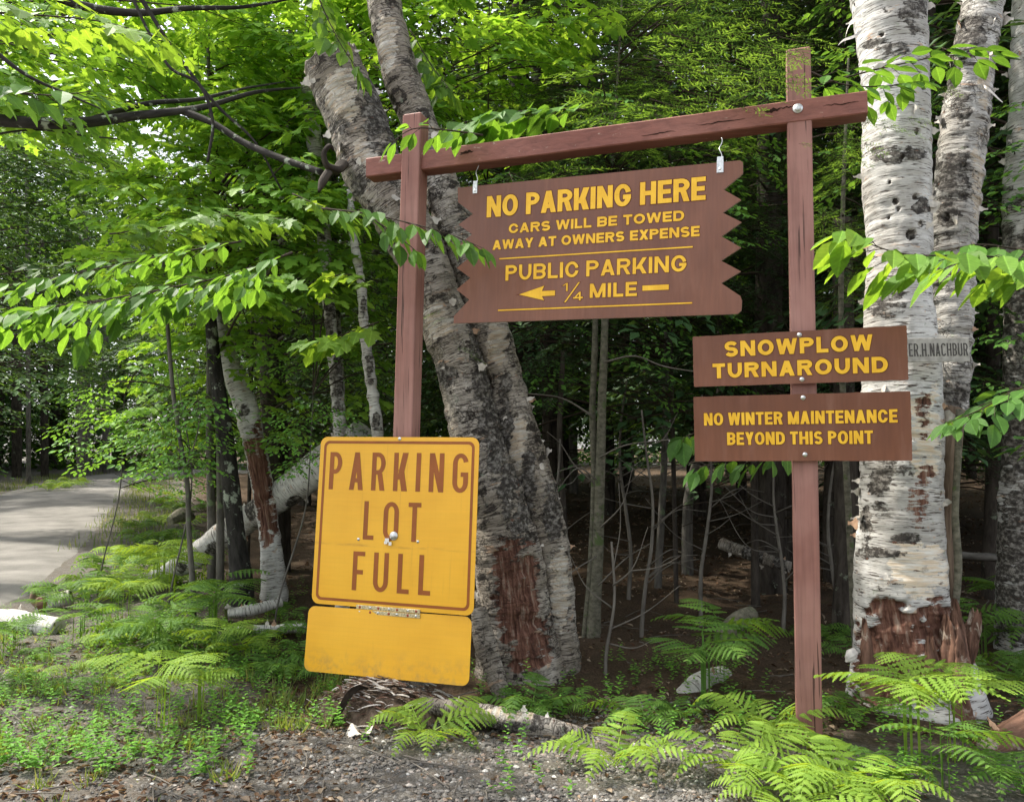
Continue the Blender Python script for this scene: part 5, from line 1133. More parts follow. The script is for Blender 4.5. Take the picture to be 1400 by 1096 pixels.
px_tree('maple_sapling', 'leafy low sapling between the broken birch and the yellow sign', GX(-2.35, 7.9), [P(420, 680, 7.9), P(425, 600, 7.8), P(428, 540, 7.8)],
        cat_t(targets(rg, 16, (375, 545, 480, 640), 6.8, 8.4), targets(rg, 18, (350, 380, 560, 560), 8.0, 10)), SPR_BEECH, M_SHRUB, (.5, .8), rg, 'bark_grey', .010, 'sapling')

# ------------------------------------------------------------------ leafy branches in front
def leafy_branch(name, label, pts, leafs, mat, size, W=.3, ds=.08, ls=.07, seed=0, r0=.007, droop=.35, drop_n=.3, twigmat='twig'):
    rg = R(seed); q = np.array([P(*a) for a in pts]); d = np.concatenate([[0], np.cumsum(np.linalg.norm(np.diff(q, axis=0), axis=1))]); L = d[-1]
    root = thing(name, label, 'branch', tuple(q[0])); m = MB(); add_tube(m, q, np.linspace(r0, .002, len(q)), 6, wob=.1, rows=len(q) * 6)
    pos, dr, nr, sz = [], [], [], []; t = .05; side = 1; prev = smooth_path(q, d, np.linspace(0, L, 60))
    while t < L:
        side = -side; c = smooth_path(q, d, np.array([t]))[0]; tg = unit(smooth_path(q, d, np.array([min(L, t + .02)]))[0] - smooth_path(q, d, np.array([max(0, t - .02)]))[0]); sd = unit(np.cross(tg, [0, 0, 1.])) * side
        f = t / L; l = W * (.55 + .45 * math.sin(math.pi * f)) * rg.uniform(.55, 1.1) * (1 - .45 * f); a = math.radians(rg.uniform(35, 60)); dv = tg * math.cos(a) + sd * math.sin(a) + np.array([0, 0, rg.normal(-.08, .12)]); e = c + dv * l - np.array([0, 0, .15 * l])
        add_tube(m, [c, (c + e) / 2 + np.array([0, 0, .03 * l]), e], [r0 * .4, r0 * .3, .0012], 4, cap=False); s = ls * .5; k = 1
        while s <= l + 1e-6:
            k = -k; p = c + (e - c) * (s / l); b = unit(dv * 1.0 + np.cross([0, 0, 1.], unit(dv)) * k * rg.uniform(.5, 1.1)); pos.append(p); dr.append(b + np.array([0, 0, -droop * rg.uniform(.3, 1.7)])); nr.append([rg.normal(0, drop_n), rg.normal(-.15, drop_n), 1]); sz.append(size * rg.uniform(.5, 1.15)); s += ls * rg.uniform(.7, 1.3)
        pos.append(e); dr.append(unit(dv) + np.array([0, 0, -droop])); nr.append([rg.normal(0, drop_n), rg.normal(0, drop_n), 1]); sz.append(size * rg.uniform(.8, 1.15)); t += ds * rg.uniform(.7, 1.3)
    tg = unit(q[-1] - q[-2]); pos.append(q[-1]); dr.append(tg + np.array([0, 0, -droop])); nr.append([0, -.1, 1]); sz.append(size)
    m.build('twigs', MAT[twigmat], root)['kind'] = 'stuff'; V, F = instance(*leafs, np.array(pos), np.array(dr, float), np.array(nr, float), np.array(sz)); MB().add(V, F, 0, False, lf=np.tile(leafs[0] * [1, 1, 0], (len(pos), 1))).build('leaves', MAT[mat], root)['kind'] = 'stuff'
    return root
leaf_mat('leaf_bright', (.10, .26, .018), (.13, .30, .022), (.16, .34, .028))
leafy_branch('beech_branch', 'bright yellow-green branch with big drooping leaves across the white birch', [(1450, 395, 3.75), (1380, 355, 3.7), (1310, 350, 3.65), (1225, 345, 3.6), (1150, 318, 3.6)], OVAL, 'leaf_bright', .17, .30, .042, .09, 1, droop=.75, drop_n=.4)
leafy_branch('beech_branch', 'leafy branch at the right edge over the top of the bright branch', [(1450, 330, 4.2), (1400, 340, 4.1), (1330, 335, 4.0), (1280, 345, 4.0)], OVAL, 'leaf_beech', .14, .24, .07, .09, 2, droop=.6)
leafy_branch('beech_branch', 'leafy branch level with the crossbeam end crossing both birch trunks', [(1085, 128, 4.88), (1150, 108, 4.86), (1230, 88, 4.85), (1300, 76, 4.88), (1355, 78, 4.9)], OVAL, 'leaf_beech', .15, .28, .075, .10, 3, droop=.4)
leafy_branch('beech_branch', 'second leafy branch just below the first, right of the post top', [(1100, 95, 4.95), (1150, 115, 4.9), (1210, 118, 4.9), (1255, 112, 4.9)], OVAL, 'leaf_beech', .14, .24, .08, .10, 4, droop=.5)
leafy_branch('beech_branch', 'green leafy branch at the right edge beside the lower boards', [(1470, 535, 4.9), (1400, 530, 4.85), (1340, 560, 4.8), (1295, 578, 4.75)], OVAL, 'leaf_shrub', .16, .30, .06, .09, 5, droop=.4)
leafy_branch('beech_branch', 'lower green branch at the right edge with fewer leaves', [(1470, 600, 5.6), (1420, 610, 5.5), (1375, 590, 5.4)], OVAL, 'leaf_shrub', .15, .22, .08, .1, 6)
leafy_branch('viburnum_branch', 'broad-leaved branch resting on the left part of the crossbeam', [(800, 150, 5.75), (745, 150, 5.65), (690, 155, 5.55), (625, 170, 5.45)], OVALW, 'leaf_beech', .20, .26, .06, .12, 7, droop=.25)
leafy_branch('viburnum_branch', 'broad leaves hanging over the top of the left post', [(660, 185, 5.2), (610, 178, 5.1), (560, 178, 5.0), (535, 195, 4.98)], OVAL, 'leaf_beech', .15, .18, .08, .11, 8, droop=.55)
leafy_branch('viburnum_branch', 'leafy spray in front of the left post reaching the hanging sign', [(440, 285, 5.2), (500, 292, 5.1), (560, 305, 5.0), (620, 322, 4.9), (662, 340, 4.82)], OVAL, 'leaf_beech', .15, .24, .065, .10, 9, droop=.7)
leafy_branch('viburnum_branch', 'drooping leaf cluster at the middle of the left post', [(510, 300, 5.12), (540, 320, 5.06), (565, 340, 5.0)], OVAL, 'leaf_beech', .15, .16, .06, .10, 10, droop=1.0)
leafy_branch('beech_branch', 'long bright beech branch hanging over the road in the left foreground', [(400, 345, 4.7), (330, 372, 4.6), (240, 392, 4.5), (140, 410, 4.4), (40, 425, 4.3), (-50, 440, 4.3)], OVAL, 'leaf_beech', .15, .46, .04, .075, 11, droop=.55)
leafy_branch('beech_branch', 'beech branch above the long bright one at the left edge', [(330, 330, 5.2), (220, 350, 5.1), (100, 375, 5.0), (-40, 400, 4.9)], OVAL, 'leaf_beech', .14, .36, .06, .09, 12, droop=.45)
leafy_branch('beech_branch', 'drooping beech twig with pointed leaves over the distant pale trunk', [(190, 400, 4.5), (140, 435, 4.45), (110, 470, 4.4)], OVAL, 'leaf_beech', .15, .2, .07, .09, 13, droop=1.0)
leafy_branch('maple_branch', 'lime maple sprig left of the left post, upper one', [(510, 395, 6.2), (488, 378, 6.1), (462, 376, 6.0), (440, 384, 6.0)], MAPLE, 'leaf_maple_lime', .16, .16, .06, .09, 14, droop=.35)
leafy_branch('maple_branch', 'lime maple sprig left of the left post, lower one', [(518, 440, 6.2), (490, 450, 6.1), (452, 462, 6.0), (422, 468, 6.0)], MAPLE, 'leaf_maple_lime', .17, .20, .05, .09, 15, droop=.35)
leafy_branch('maple_branch', 'dark green maple spray above the lime sprigs', [(400, 265, 6.4), (450, 285, 6.2), (500, 290, 6.1), (535, 300, 6.0)], MAPLE, 'leaf_maple', .14, .24, .06, .09, 16, droop=.4)
leafy_branch('maple_branch', 'maple branch with wide layered leaves in the middle of the left side', [(150, 320, 5.9), (230, 310, 5.8), (310, 295, 5.7), (400, 300, 5.6)], MAPLE, 'leaf_maple', .14, .42, .055, .09, 17, droop=.4)
leafy_branch('maple_branch', 'bright maple branch hanging in the top left corner', [(-60, 10, 4.4), (40, 20, 4.3), (140, 30, 4.3), (230, 55, 4.3)], MAPLE, 'leaf_maple_lime', .14, .42, .06, .09, 18, droop=.4)
leafy_branch('beech_branch', 'dark oval leaves on a bare twig at the left edge', [(-40, 115, 4.2), (20, 125, 4.1), (80, 130, 4.0), (125, 125, 4.0)], OVALW, 'leaf_shrub', .14, .24, .09, .11, 19, droop=.7)
leafy_branch('maple_branch', 'maple leaves hanging over the top of the snapped birch', [(420, -40, 5.9), (450, 30, 5.8), (475, 75, 5.7), (490, 95, 5.7)], OVALW, 'leaf_maple', .16, .22, .06, .1, 20, droop=.7)
leafy_branch('maple_branch', 'broad leaves behind the right birch stem above the crossbeam', [(560, 40, 6.8), (590, 90, 6.7), (610, 120, 6.6), (595, 110, 6.6)], OVALW, 'leaf_maple', .17, .3, .06, .11, 21, droop=.5)
leafy_branch('beech_branch', 'few big shaded leaves between the hanging sign and lower boards', [(1000, 590, 5.9), (965, 588, 5.9), (930, 600, 5.8)], OVALW, 'leaf_shrub', .19, .14, .09, .12, 22, droop=.9)
leafy_branch('beech_branch', 'shaded leaves showing under the lowest brown board', [(1080, 615, 5.3), (1040, 628, 5.2), (985, 630, 5.2), (950, 640, 5.2)], OVAL, 'leaf_shrub', .15, .18, .08, .11, 23, droop=.9)
def hem_branch(label, sp):
    rg = R(len(label)); q0 = P(*sp[0][:3]); r = thing('hemlock_branch', label, 'branch', tuple(q0)); m = MB()
    crown(m, SPR_HEM, rg, [P(x, y, Y) for x, y, Y, s, dx in sp], [np.array([dx, -.35, -.1]) for *_, dx in sp], [s for x, y, Y, s, dx in sp], .2); m.build('needles', M_HEM, r)['kind'] = 'stuff'
hem_branch('lime hemlock twigs hanging over the top of the right post', [(1070, 90, 4.42, .55, 1), (1020, 75, 4.5, .7, 1), (1085, 68, 4.45, .35, 1), (1000, 120, 4.7, .7, 1), (985, 40, 4.8, .8, 1), (1100, 60, 4.42, .5, 1), (1050, 50, 4.5, .7, 1), (1075, 105, 4.42, .45, 1), (1030, 105, 4.55, .6, 1), (1120, 45, 4.5, .5, 1), (955, 70, 4.9, .8, 1)])
hem_branch('hemlock twigs with lime tips drooping onto the middle of the crossbeam', [(940, 130, 5.05, .6, .6), (990, 128, 5.0, .55, -.4), (960, 90, 5.1, .7, 1)])
hem_branch('small lime hemlock twigs in front of the white birch below the crossbeam', [(1205, 160, 4.9, .4, 1), (1245, 172, 4.88, .35, 1), (1180, 190, 4.95, .45, 1), (1160, 205, 4.9, .45, 1), (1262, 160, 4.9, .25, 1), (1110, 195, 4.45, .16, 1), (1300, 120, 4.9, .22, 1)])
hem_branch('tiny hemlock sprig on the leaning birch beside the left post', [(590, 425, 5.75, .2, -1), (640, 475, 5.72, .22, 1), (600, 435, 5.75, .14, -1), (655, 488, 5.72, .18, 1)])

# ------------------------------------------------------------------ ferns
def frond(rng, L, wid, npin, npul, arch, kind='hay'):
    """one frond along +x rising and arching; returns V, F tri"""
    pos, dr, nr, sz, asp = [], [], [], [], []
    t = np.linspace(0, 1, npin + 2); st = .12 if kind == 'hay' else .08
    def ax(s): return np.array([L * s * (1 - .25 * arch * s), 0, L * arch * (s * 1.5 - 1.4 * s * s)])
    rv, rf = [], []; pts = [ax(s) for s in np.linspace(0, 1, 9)]
    for i in range(8):
        a, b = pts[i], pts[i + 1]; w = .004 * (1 - i / 9); k = len(rv); rv += [a + [0, w, 0], a - [0, w, 0], b + [0, w * .8, 0], b - [0, w * .8, 0]]; rf += [(k, k + 1, k + 2), (k + 1, k + 3, k + 2)]
    for i in range(npin):
        s = st + (1 - st) * (i / npin) ** .95; f = (s - st) / (1 - st)
        prof = (1 - f) ** .85 * (min(1, .55 + f * 2.2) if kind == 'hay' else 1.0)
        for side in (-1, 1):
            o = ax(s + .004 * side); tg = unit(ax(min(1, s + .03)) - ax(s - .03)); up = np.cross(tg, [0, 1., 0]); up = -up if up[2] < 0 else up
            l = wid * prof * rng.uniform(.88, 1.08); a = math.radians(66 if kind == 'hay' else 60) * side; d = tg * math.cos(a) + np.array([0, 1., 0]) * math.sin(a); d = d - up * .05 + np.array([0, 0, -.10 * rng.uniform(.0, 1.6)])
            pos.append(o); dr.append(d); nr.append(up + rng.normal(0, .16, 3) + np.array([0, side * .25, 0])); sz.append(l); asp.append(L * (1 - st) / npin * (.53 if kind == 'hay' else .60) * (.45 + .55 * prof ** .5))
    V, F = instance(*PINN[kind], np.array(pos), np.array(dr), np.array(nr), np.array(sz), np.array(asp)); k = len(V)
    return np.concatenate([V, np.array(rv)]), np.concatenate([F, np.array(rf) + k])
def pinna(n, inner, droop):
    V, F = [], []; w = lambda y: min(1.0, .35 + y * 4.0) * (1 - y) ** .62
    for k in range(n + 1): y = k / n; V.append((0, y, -droop * y * y))
    for sd in (-1, 1):
        for k in range(n):
            y0, y1 = k / n, (k + 1) / n; b = len(V)
            z = lambda y: -droop * y * y
            V += [(sd * inner * w(y0), y0 + .01, z(y0) + .012), (sd * w(y0 + .3 / n), y0 + .85 / n, z(y0) - .01), (sd * inner * w(y1), y1, z(y1) + .012)]
            f = [(k, b, b + 1), (k, b + 1, b + 2), (k, b + 2, k + 1)]; F += f if sd > 0 else [q[::-1] for q in f]
    return np.array(V, float), np.array(F)
PINN = {'hay': pinna(9, .58, .16), 'bracken': pinna(9, .36, .14)}
def fern_mesh(name, seed, n, L, wid, arch, mat, npin=17, npul=11, spread=6.283, a0=0, kind='hay', stalk=0):
    rng = R(seed); m = MB()
    for i in range(n):
        a = a0 + spread * (i + rng.uniform(-.3, .3)) / n; V, F = frond(rng, L * rng.uniform(.7, 1.1), wid * rng.uniform(.8, 1.1), npin, npul, arch * rng.uniform(.7, 1.25), kind); b = rng.normal(0, .25); R1 = np.array([[1, 0, 0], [0, math.cos(b), -math.sin(b)], [0, math.sin(b), math.cos(b)]]); V = V @ R1.T
        c, s = math.cos(a), math.sin(a); V = V @ np.array([[c, -s, 0], [s, c, 0], [0, 0, 1]]).T; off = np.array([rng.normal(0, .03), rng.normal(0, .03), 0])
        if stalk: 
            z = stalk * rng.uniform(.75, 1.1); add = np.array([0, 0, z]); w = .004; q = np.array([off, off + [w, w, 0], off + add + [w, 0, 0], off + add]); m.add(q, np.array([(0, 1, 2, 3)]), 0, False); q2 = q + np.array([[0, 0, 0], [w, -2 * w, 0], [w, -2 * w, 0], [0, 0, 0]]); m.add(q2, np.array([(0, 1, 2, 3)]), 0, False); V = V + add
        m.add(V + off, F, 0, False)
    return m.mesh(name, MAT[mat])
FERN = {}
for k in range(3): FERN['hay', 'lime', k] = fern_mesh('fern_fronds', 40 + k, 8, .56, .16, .75, 'fern_lime', 13, 12); FERN['hay', 'green', k] = fern_mesh('fern_fronds', 50 + k, 8, .58, .16, .8, 'fern_green', 13, 10)
for k in range(2): FERN['bracken', 'lime', k] = fern_mesh('fern_fronds', 60 + k, 5, .52, .25, .26, 'fern_lime', 10, 16, 6.283, .3, 'bracken', .34); FERN['bracken', 'green', k] = fern_mesh('fern_fronds', 70 + k, 5, .52, .25, .28, 'fern_green', 10, 14, 6.283, .9, 'bracken', .38)
def fern(label, px, py, kind, tone, k, scale, rot, group='ferns growing under the signs and trees', lean=(0, 0), Y=None):
    g = G(px, py) if Y is None else GX(*(P(px, py, Y)[:2])); o = link(bpy.data.objects.new('fern', FERN[kind, tone, k % (3 if kind == 'hay' else 2)])); o.location = g; o.scale = (scale,) * 3; o.rotation_euler = (lean[0], lean[1], rot); return tag(o, label, 'fern', group)
fern('bright fern spreading over the gravel directly below the yellow sign', 585, 1012, 'hay', 'lime', 0, 1.12, .3)
fern('bright fern at the gravel edge below the hanging sign', 842, 1050, 'hay', 'lime', 1, 1.02, 1.0)
fern('lime fern hugging the left foot of the right post', 1048, 1005, 'hay', 'lime', 2, 1.1, 2.0)
fern('lime fern in front of the right post foot, cut by the bottom edge', 1125, 1085, 'hay', 'lime', 0, 1.3, .9)
fern('lime fern left of the post foot nearest the gravel', 1020, 1070, 'hay', 'lime', 1, 1.1, 2.6)
fern('brightest lime fern spilling right of the post at the bottom edge', 1185, 1095, 'hay', 'lime', 2, 1.1, 4.0)
fern('low lime fern at the bottom edge under the right post', 1075, 1105, 'hay', 'lime', 0, 1.0, 5.0)
fern('wide flat bracken in front of the red rotten birch base', 1235, 1045, 'bracken', 'lime', 0, 1.3, .4)
fern('bracken frond reaching right across the birch foot', 1310, 1040, 'bracken', 'lime', 1, 1.15, 1.7)
fern('small upright fern left of the red birch base', 1165, 985, 'hay', 'green', 0, .75, .7)
fern('green fern low under the wide bracken near the right birch', 1290, 1085, 'bracken', 'green', 0, .8, 2.4)
fern('darker fern at the right birch foot beside the lime fern', 1215, 1070, 'hay', 'green', 2, .7, 1.1)
fern('fern at the lower right corner by the rotten log', 1398, 1080, 'hay', 'green', 1, .85, .2)
fern('tall fern on a stalk in the shade left of the right post', 965, 965, 'bracken', 'green', 1, 1.15, .5)
fern('second tall fern rising behind the stalked fern near the right post', 985, 930, 'bracken', 'green', 0, 1.1, 2.2)
fern('fern at the foot of the leaning double birch', 722, 985, 'hay', 'green', 0, .95, 1.4)
fern('small fern right of the leaning birch foot', 770, 975, 'hay', 'green', 2, .7, 3.0)
fern('low fern between the leaning birch and the right post', 880, 990, 'hay', 'green', 1, .85, .6)
fern('small fern just right of the low fern by the cut log', 930, 985, 'hay', 'green', 2, .6, 2.0)
fern('broad sunlit bracken standing alone on the left bank', 225, 1000, 'bracken', 'lime', 1, 1.05, 2.9)
fern('sunlit fern beside the lone bracken on the left bank', 268, 985, 'bracken', 'lime', 0, .8, .9)
for k, (x, y, s, r) in enumerate([(1378, 945, 1.2, .2), (1345, 900, 1.1, 1.7), (1400, 890, 1.2, 2.5), (1370, 860, 1.2, 4.0), (1430, 930, 1.2, .5)]):
    fern('mid green fern in the shade right of the white birch', x, y, 'bracken' if k % 2 else 'hay', 'green', k, s, r, 'shaded ferns right of the birch')
for k, (x, y) in enumerate([(1140, 880), (1115, 870), (1168, 905)]): fern('dim fern behind the right post beside the birch', x, y, 'hay', 'green', k, .8, k * 2.1, 'dim ferns behind the right post')
for k, (x, y, s) in enumerate([(170, 850, 1.0), (210, 875, 1.1), (250, 850, 1.1), (290, 880, 1.1), (330, 900, 1.0), (270, 910, 1.0), (215, 910, .9), (360, 880, .9), (150, 885, .8), (310, 850, 1.0), (235, 885, 1.2), (190, 905, .9), (300, 920, .9), (345, 925, .8)]):
    fern('mid green fern in the thicket between the road and the yellow sign', x, y, 'hay' if k % 3 else 'bracken', 'green' if k % 4 else 'lime', k, s * 1.15, k * 1.3, 'fern thicket left of the yellow sign')
for k, (x, y) in enumerate([(180, 812), (215, 808), (250, 800), (285, 795), (160, 822), (235, 822)]): fern('bright fern along the fallen birch trunk', x, y, 'bracken' if k % 2 else 'hay', 'lime', k, 1.35, k * 1.1, 'ferns along the fallen birch')
for k, (x, y) in enumerate([(150, 790), (165, 778), (240, 745), (200, 800), (270, 770), (140, 812), (120, 828), (175, 765), (200, 745), (225, 760), (190, 725), (215, 715), (235, 700), (255, 720), (210, 780), (245, 680), (262, 700), (225, 690)]): fern('small pale fern on the bank beside the road', x, y, 'hay', 'lime' if k % 2 else 'green', k, 1.5, k * 1.9, 'ferns on the road bank')
for k, (x, y) in enumerate([(420, 905), (408, 870), (400, 930), (385, 850)]): fern('green fern close to the left edge of the yellow sign', x, y, 'hay', 'green', k, .8, k * 1.7, 'ferns beside the yellow sign')
for k, (x, y) in enumerate([(85, 668), (70, 672), (100, 664)]): fern('distant bright fern on the far side of the road', x, y, 'hay', 'lime', k, 2.2, k * 1.9, 'ferns across the road')
for k, (x, y) in enumerate([(40, 930), (95, 945), (130, 915), (60, 905), (165, 935), (10, 945)]): fern('small fresh fern in the weedy grass at the lower left', x, y, 'hay', 'green' if k % 2 else 'lime', k, .55, k * 2.3, 'small ferns in the lower left grass')
for k, (x, y) in enumerate([(75, 835), (60, 850), (110, 880), (20, 890), (-10, 905), (135, 870)]): fern('small fern growing around the white logs at the left edge', x, y, 'bracken', 'green', k, .7, k * 1.9, 'ferns between the white logs')

# ------------------------------------------------------------------ ground cover
def scatter_px(rng, n, rect, dens=None):
    """random ground points whose density follows the ground area seen in a photo rectangle"""
    c = [G(rect[0], rect[1]), G(rect[2], rect[1]), G(rect[0], rect[3]), G(rect[2], rect[3])]; y0, y1 = c[2][1], c[0][1]; ys = y0 + (y1 - y0) * rng.random(n) ** 1.4
    x0 = (rect[0] - 700) / F_PX * ys; x1 = (rect[2] - 700) / F_PX * ys; xs = x0 + (x1 - x0) * rng.random(n); return np.stack([xs, ys, H(xs, ys)], -1)
rg = R(300)
# pebbles
def pebbles(n, pts, smin, smax, mats, name):
    ico = np.array([(0, 0, 1), (.9, 0, .3), (.28, .85, .3), (-.72, .53, .3), (-.72, -.53, .3), (.28, -.85, .3), (.72, .53, -.4), (-.28, .85, -.4), (-.9, 0, -.4), (-.28, -.85, -.4), (.72, -.53, -.4), (0, 0, -.8)])
    F = np.array([(0, 1, 2), (0, 2, 3), (0, 3, 4), (0, 4, 5), (0, 5, 1), (1, 6, 2), (2, 7, 3), (3, 8, 4), (4, 9, 5), (5, 10, 1), (6, 7, 2), (7, 8, 3), (8, 9, 4), (9, 10, 5), (10, 6, 1), (11, 7, 6), (11, 8, 7), (11, 9, 8), (11, 10, 9), (11, 6, 10)])
    n = len(pts); s = smin * (smax / smin) ** (rg.random(n) ** 3.6); a = rg.uniform(0, 6.28, n); V = ico[None] * (1 + rg.normal(0, .16, (n, 12, 1))) * np.stack([s, s * rg.uniform(.6, 1, n), s * rg.uniform(.4, .75, n)], -1)[:, None]
    c, sn = np.cos(a)[:, None], np.sin(a)[:, None]; W = np.stack([V[..., 0] * c - V[..., 1] * sn, V[..., 0] * sn + V[..., 1] * c, V[..., 2]], -1) + pts[:, None] + np.array([0, 0, 1.])[None, None] * (s * .12)[:, None, None]
    m = MB(); m.add(W.reshape(-1, 3), (F[None] + (np.arange(n) * 12)[:, None, None]).reshape(-1, 3), 0, False); return tag(m.build(name, mats), kind='stuff')
def pebble_mat():
    t = NT('pebble'); r = t.n('NewGeometry').outputs['Random Per Island']; c = t.ramp(r, (0, (.075, .069, .06)), (.4, (.125, .117, .104)), (.78, (.19, .178, .16)), (.93, (.2, .145, .11)), (.975, (.40, .39, .36)))
    n = t.noise(t.geo(), 90, 4); t.col(t.mix(.5, c, t.ramp(n, (.3, .7), (.7, 1.2)), 'MULTIPLY')); t.set(rough=.85, spec=.2); MAT['pebble'] = t.m
pebble_mat()
pts = np.concatenate([scatter_px(rg, 26000, (-60, 1000, 1000, 1180)), scatter_px(rg, 14000, (300, 960, 980, 1100)), scatter_px(rg, 2500, (-60, 840, 140, 1000))])
tag(pebbles(0, pts, .003, .021, MAT['pebble'], 'gravel'), 'loose grey gravel and pebbles on the pull-off', 'gravel')
# dead leaves and twigs
def litter():
    m = MB(); n = 9000; pts = np.concatenate([scatter_px(rg, 1900, (-40, 880, 480, 1100)), scatter_px(rg, 5200, (380, 700, 1460, 1010)), scatter_px(rg, 240, (300, 960, 1250, 1110)), scatter_px(rg, 4200, (740, 655, 1420, 820))])
    n = len(pts); dr = np.stack([rg.normal(0, 1, n), rg.normal(0, 1, n), rg.normal(0, .25, n)], -1); nr = np.stack([rg.normal(0, .35, n), rg.normal(0, .35, n), np.ones(n)], -1); sz = rg.uniform(.015, .06, n) * (1 + .08 * np.maximum(0, pts[:, 1] - 6))
    V, F = instance(*oval_leaf(.24, .5, .35), pts + [0, 0, .012], dr, nr, sz); m.add(V, F, 0, False); return tag(m.build('leaf_litter', MAT['litter_brown']), 'brown and bleached dead leaves lying on the forest floor', 'dead leaves', kind='stuff')
litter()
def sticks():
    m = MB(); pts = np.concatenate([scatter_px(rg, 260, (380, 700, 1460, 1000)), scatter_px(rg, 160, (0, 880, 700, 1100))])
    for p in pts:
        a = rg.uniform(0, 6.28); L = rg.uniform(.06, .45) * (1 + .06 * max(0, p[1] - 6)); d = np.array([math.cos(a), math.sin(a), rg.normal(0, .06)]) * L; r = rg.uniform(.0015, .006); add_tube(m, [p + [0, 0, .01], p + d * .5 + [rg.normal(0, .01), rg.normal(0, .01), .02], p + d + [0, 0, .012]], [r, r * .8, r * .4], 5, cap=False)
    return tag(m.build('dead_twigs', MAT['twig_grey']), 'fallen grey twigs scattered on the ground', 'twigs', kind='stuff')
sticks()
# grass and small weeds
def grass():
    m = MB(); bl = (np.array([(-.045, 0, 0), (.045, 0, 0), (.035, .5, .0), (-.035, .5, 0), (0, 1, -.28)], float), np.array([(0, 1, 2), (0, 2, 3), (3, 2, 4)]))
    cl = np.concatenate([scatter_px(rg, 210, (-60, 850, 330, 1030)), scatter_px(rg, 36, (330, 930, 480, 1000)), scatter_px(rg, 22, (-40, 1020, 330, 1110)), scatter_px(rg, 60, (380, 860, 560, 985))])
    P0, D, N, S = [], [], [], []
    for c in cl:
        k = rg.integers(8, 26); s = rg.uniform(.04, .13)
        a = rg.uniform(0, 6.28, k); P0.append(c + np.stack([rg.normal(0, .035, k), rg.normal(0, .035, k), np.zeros(k)], -1)); D.append(np.stack([np.cos(a) * .8, np.sin(a) * .8, np.ones(k)], -1) + rg.normal(0, .3, (k, 3))); N.append(np.stack([np.cos(a + 1.57 * 0) * 1., np.sin(a), np.full(k, .2)], -1)); S.append(s * rg.uniform(.5, 1.2, k))
    # far-side road verges
    for k in range(500):
        y = rg.uniform(14, 44); x = le_x(y) - rg.uniform(-.2, 1.6) if k % 2 else re_x(y) + rg.uniform(-.2, 1.5); c = GX(x, y); q = 14; a = rg.uniform(0, 6.28, q); P0.append(c + np.stack([rg.normal(0, .2, q), rg.normal(0, .2, q), np.zeros(q)], -1)); D.append(np.stack([np.cos(a) * .5, np.sin(a) * .5, np.ones(q)], -1)); N.append(np.stack([np.cos(a), np.sin(a), np.full(q, .2)], -1)); S.append(rg.uniform(.08, .2, q))
    V, F = instance(*bl, np.concatenate(P0), np.concatenate(D), np.concatenate(N), np.concatenate(S)); m.add(V, F, 0, False); return tag(m.build('grass', MAT['grass_green']), 'thin green grass tufts on the bank and road verge', 'grass', kind='stuff')
grass()
def weeds():
    m = MB(); cl = np.concatenate([scatter_px(rg, 640, (-60, 850, 360, 1060)), scatter_px(rg, 150, (300, 880, 480, 1000)), scatter_px(rg, 26, (480, 980, 1000, 1100)), scatter_px(rg, 90, (830, 900, 1200, 1020)), scatter_px(rg, 90, (1180, 940, 1440, 1096)), scatter_px(rg, 120, (640, 900, 1000, 990)), scatter_px(rg, 160, (120, 800, 420, 880))])
    P0, D, N, S = [], [], [], []
    for c in cl:
        h = rg.uniform(.04, .2); k = int(4 + h * 50); t = np.linspace(.25, 1, k); a = np.arange(k) * 2.4 + rg.uniform(0, 6); b = c + np.stack([rg.normal(0, .03) * t, rg.normal(0, .03) * t, h * t], -1); P0.append(b); D.append(np.stack([np.cos(a), np.sin(a), np.full(k, rg.uniform(-.1, .5))], -1)); N.append(np.stack([-np.cos(a) * .3, -np.sin(a) * .3, np.ones(k)], -1)); S.append(rg.uniform(.02, .045) * (1.25 - .5 * t) * np.ones(k))
    V, F = instance(*OVAL, np.concatenate(P0), np.concatenate(D), np.concatenate(N), np.concatenate(S)); m.add(V, F, 0, False); return tag(m.build('weeds', MAT['leaf_beech']), 'small leafy weeds and seedlings on the bank', 'weeds', kind='stuff')
weeds()

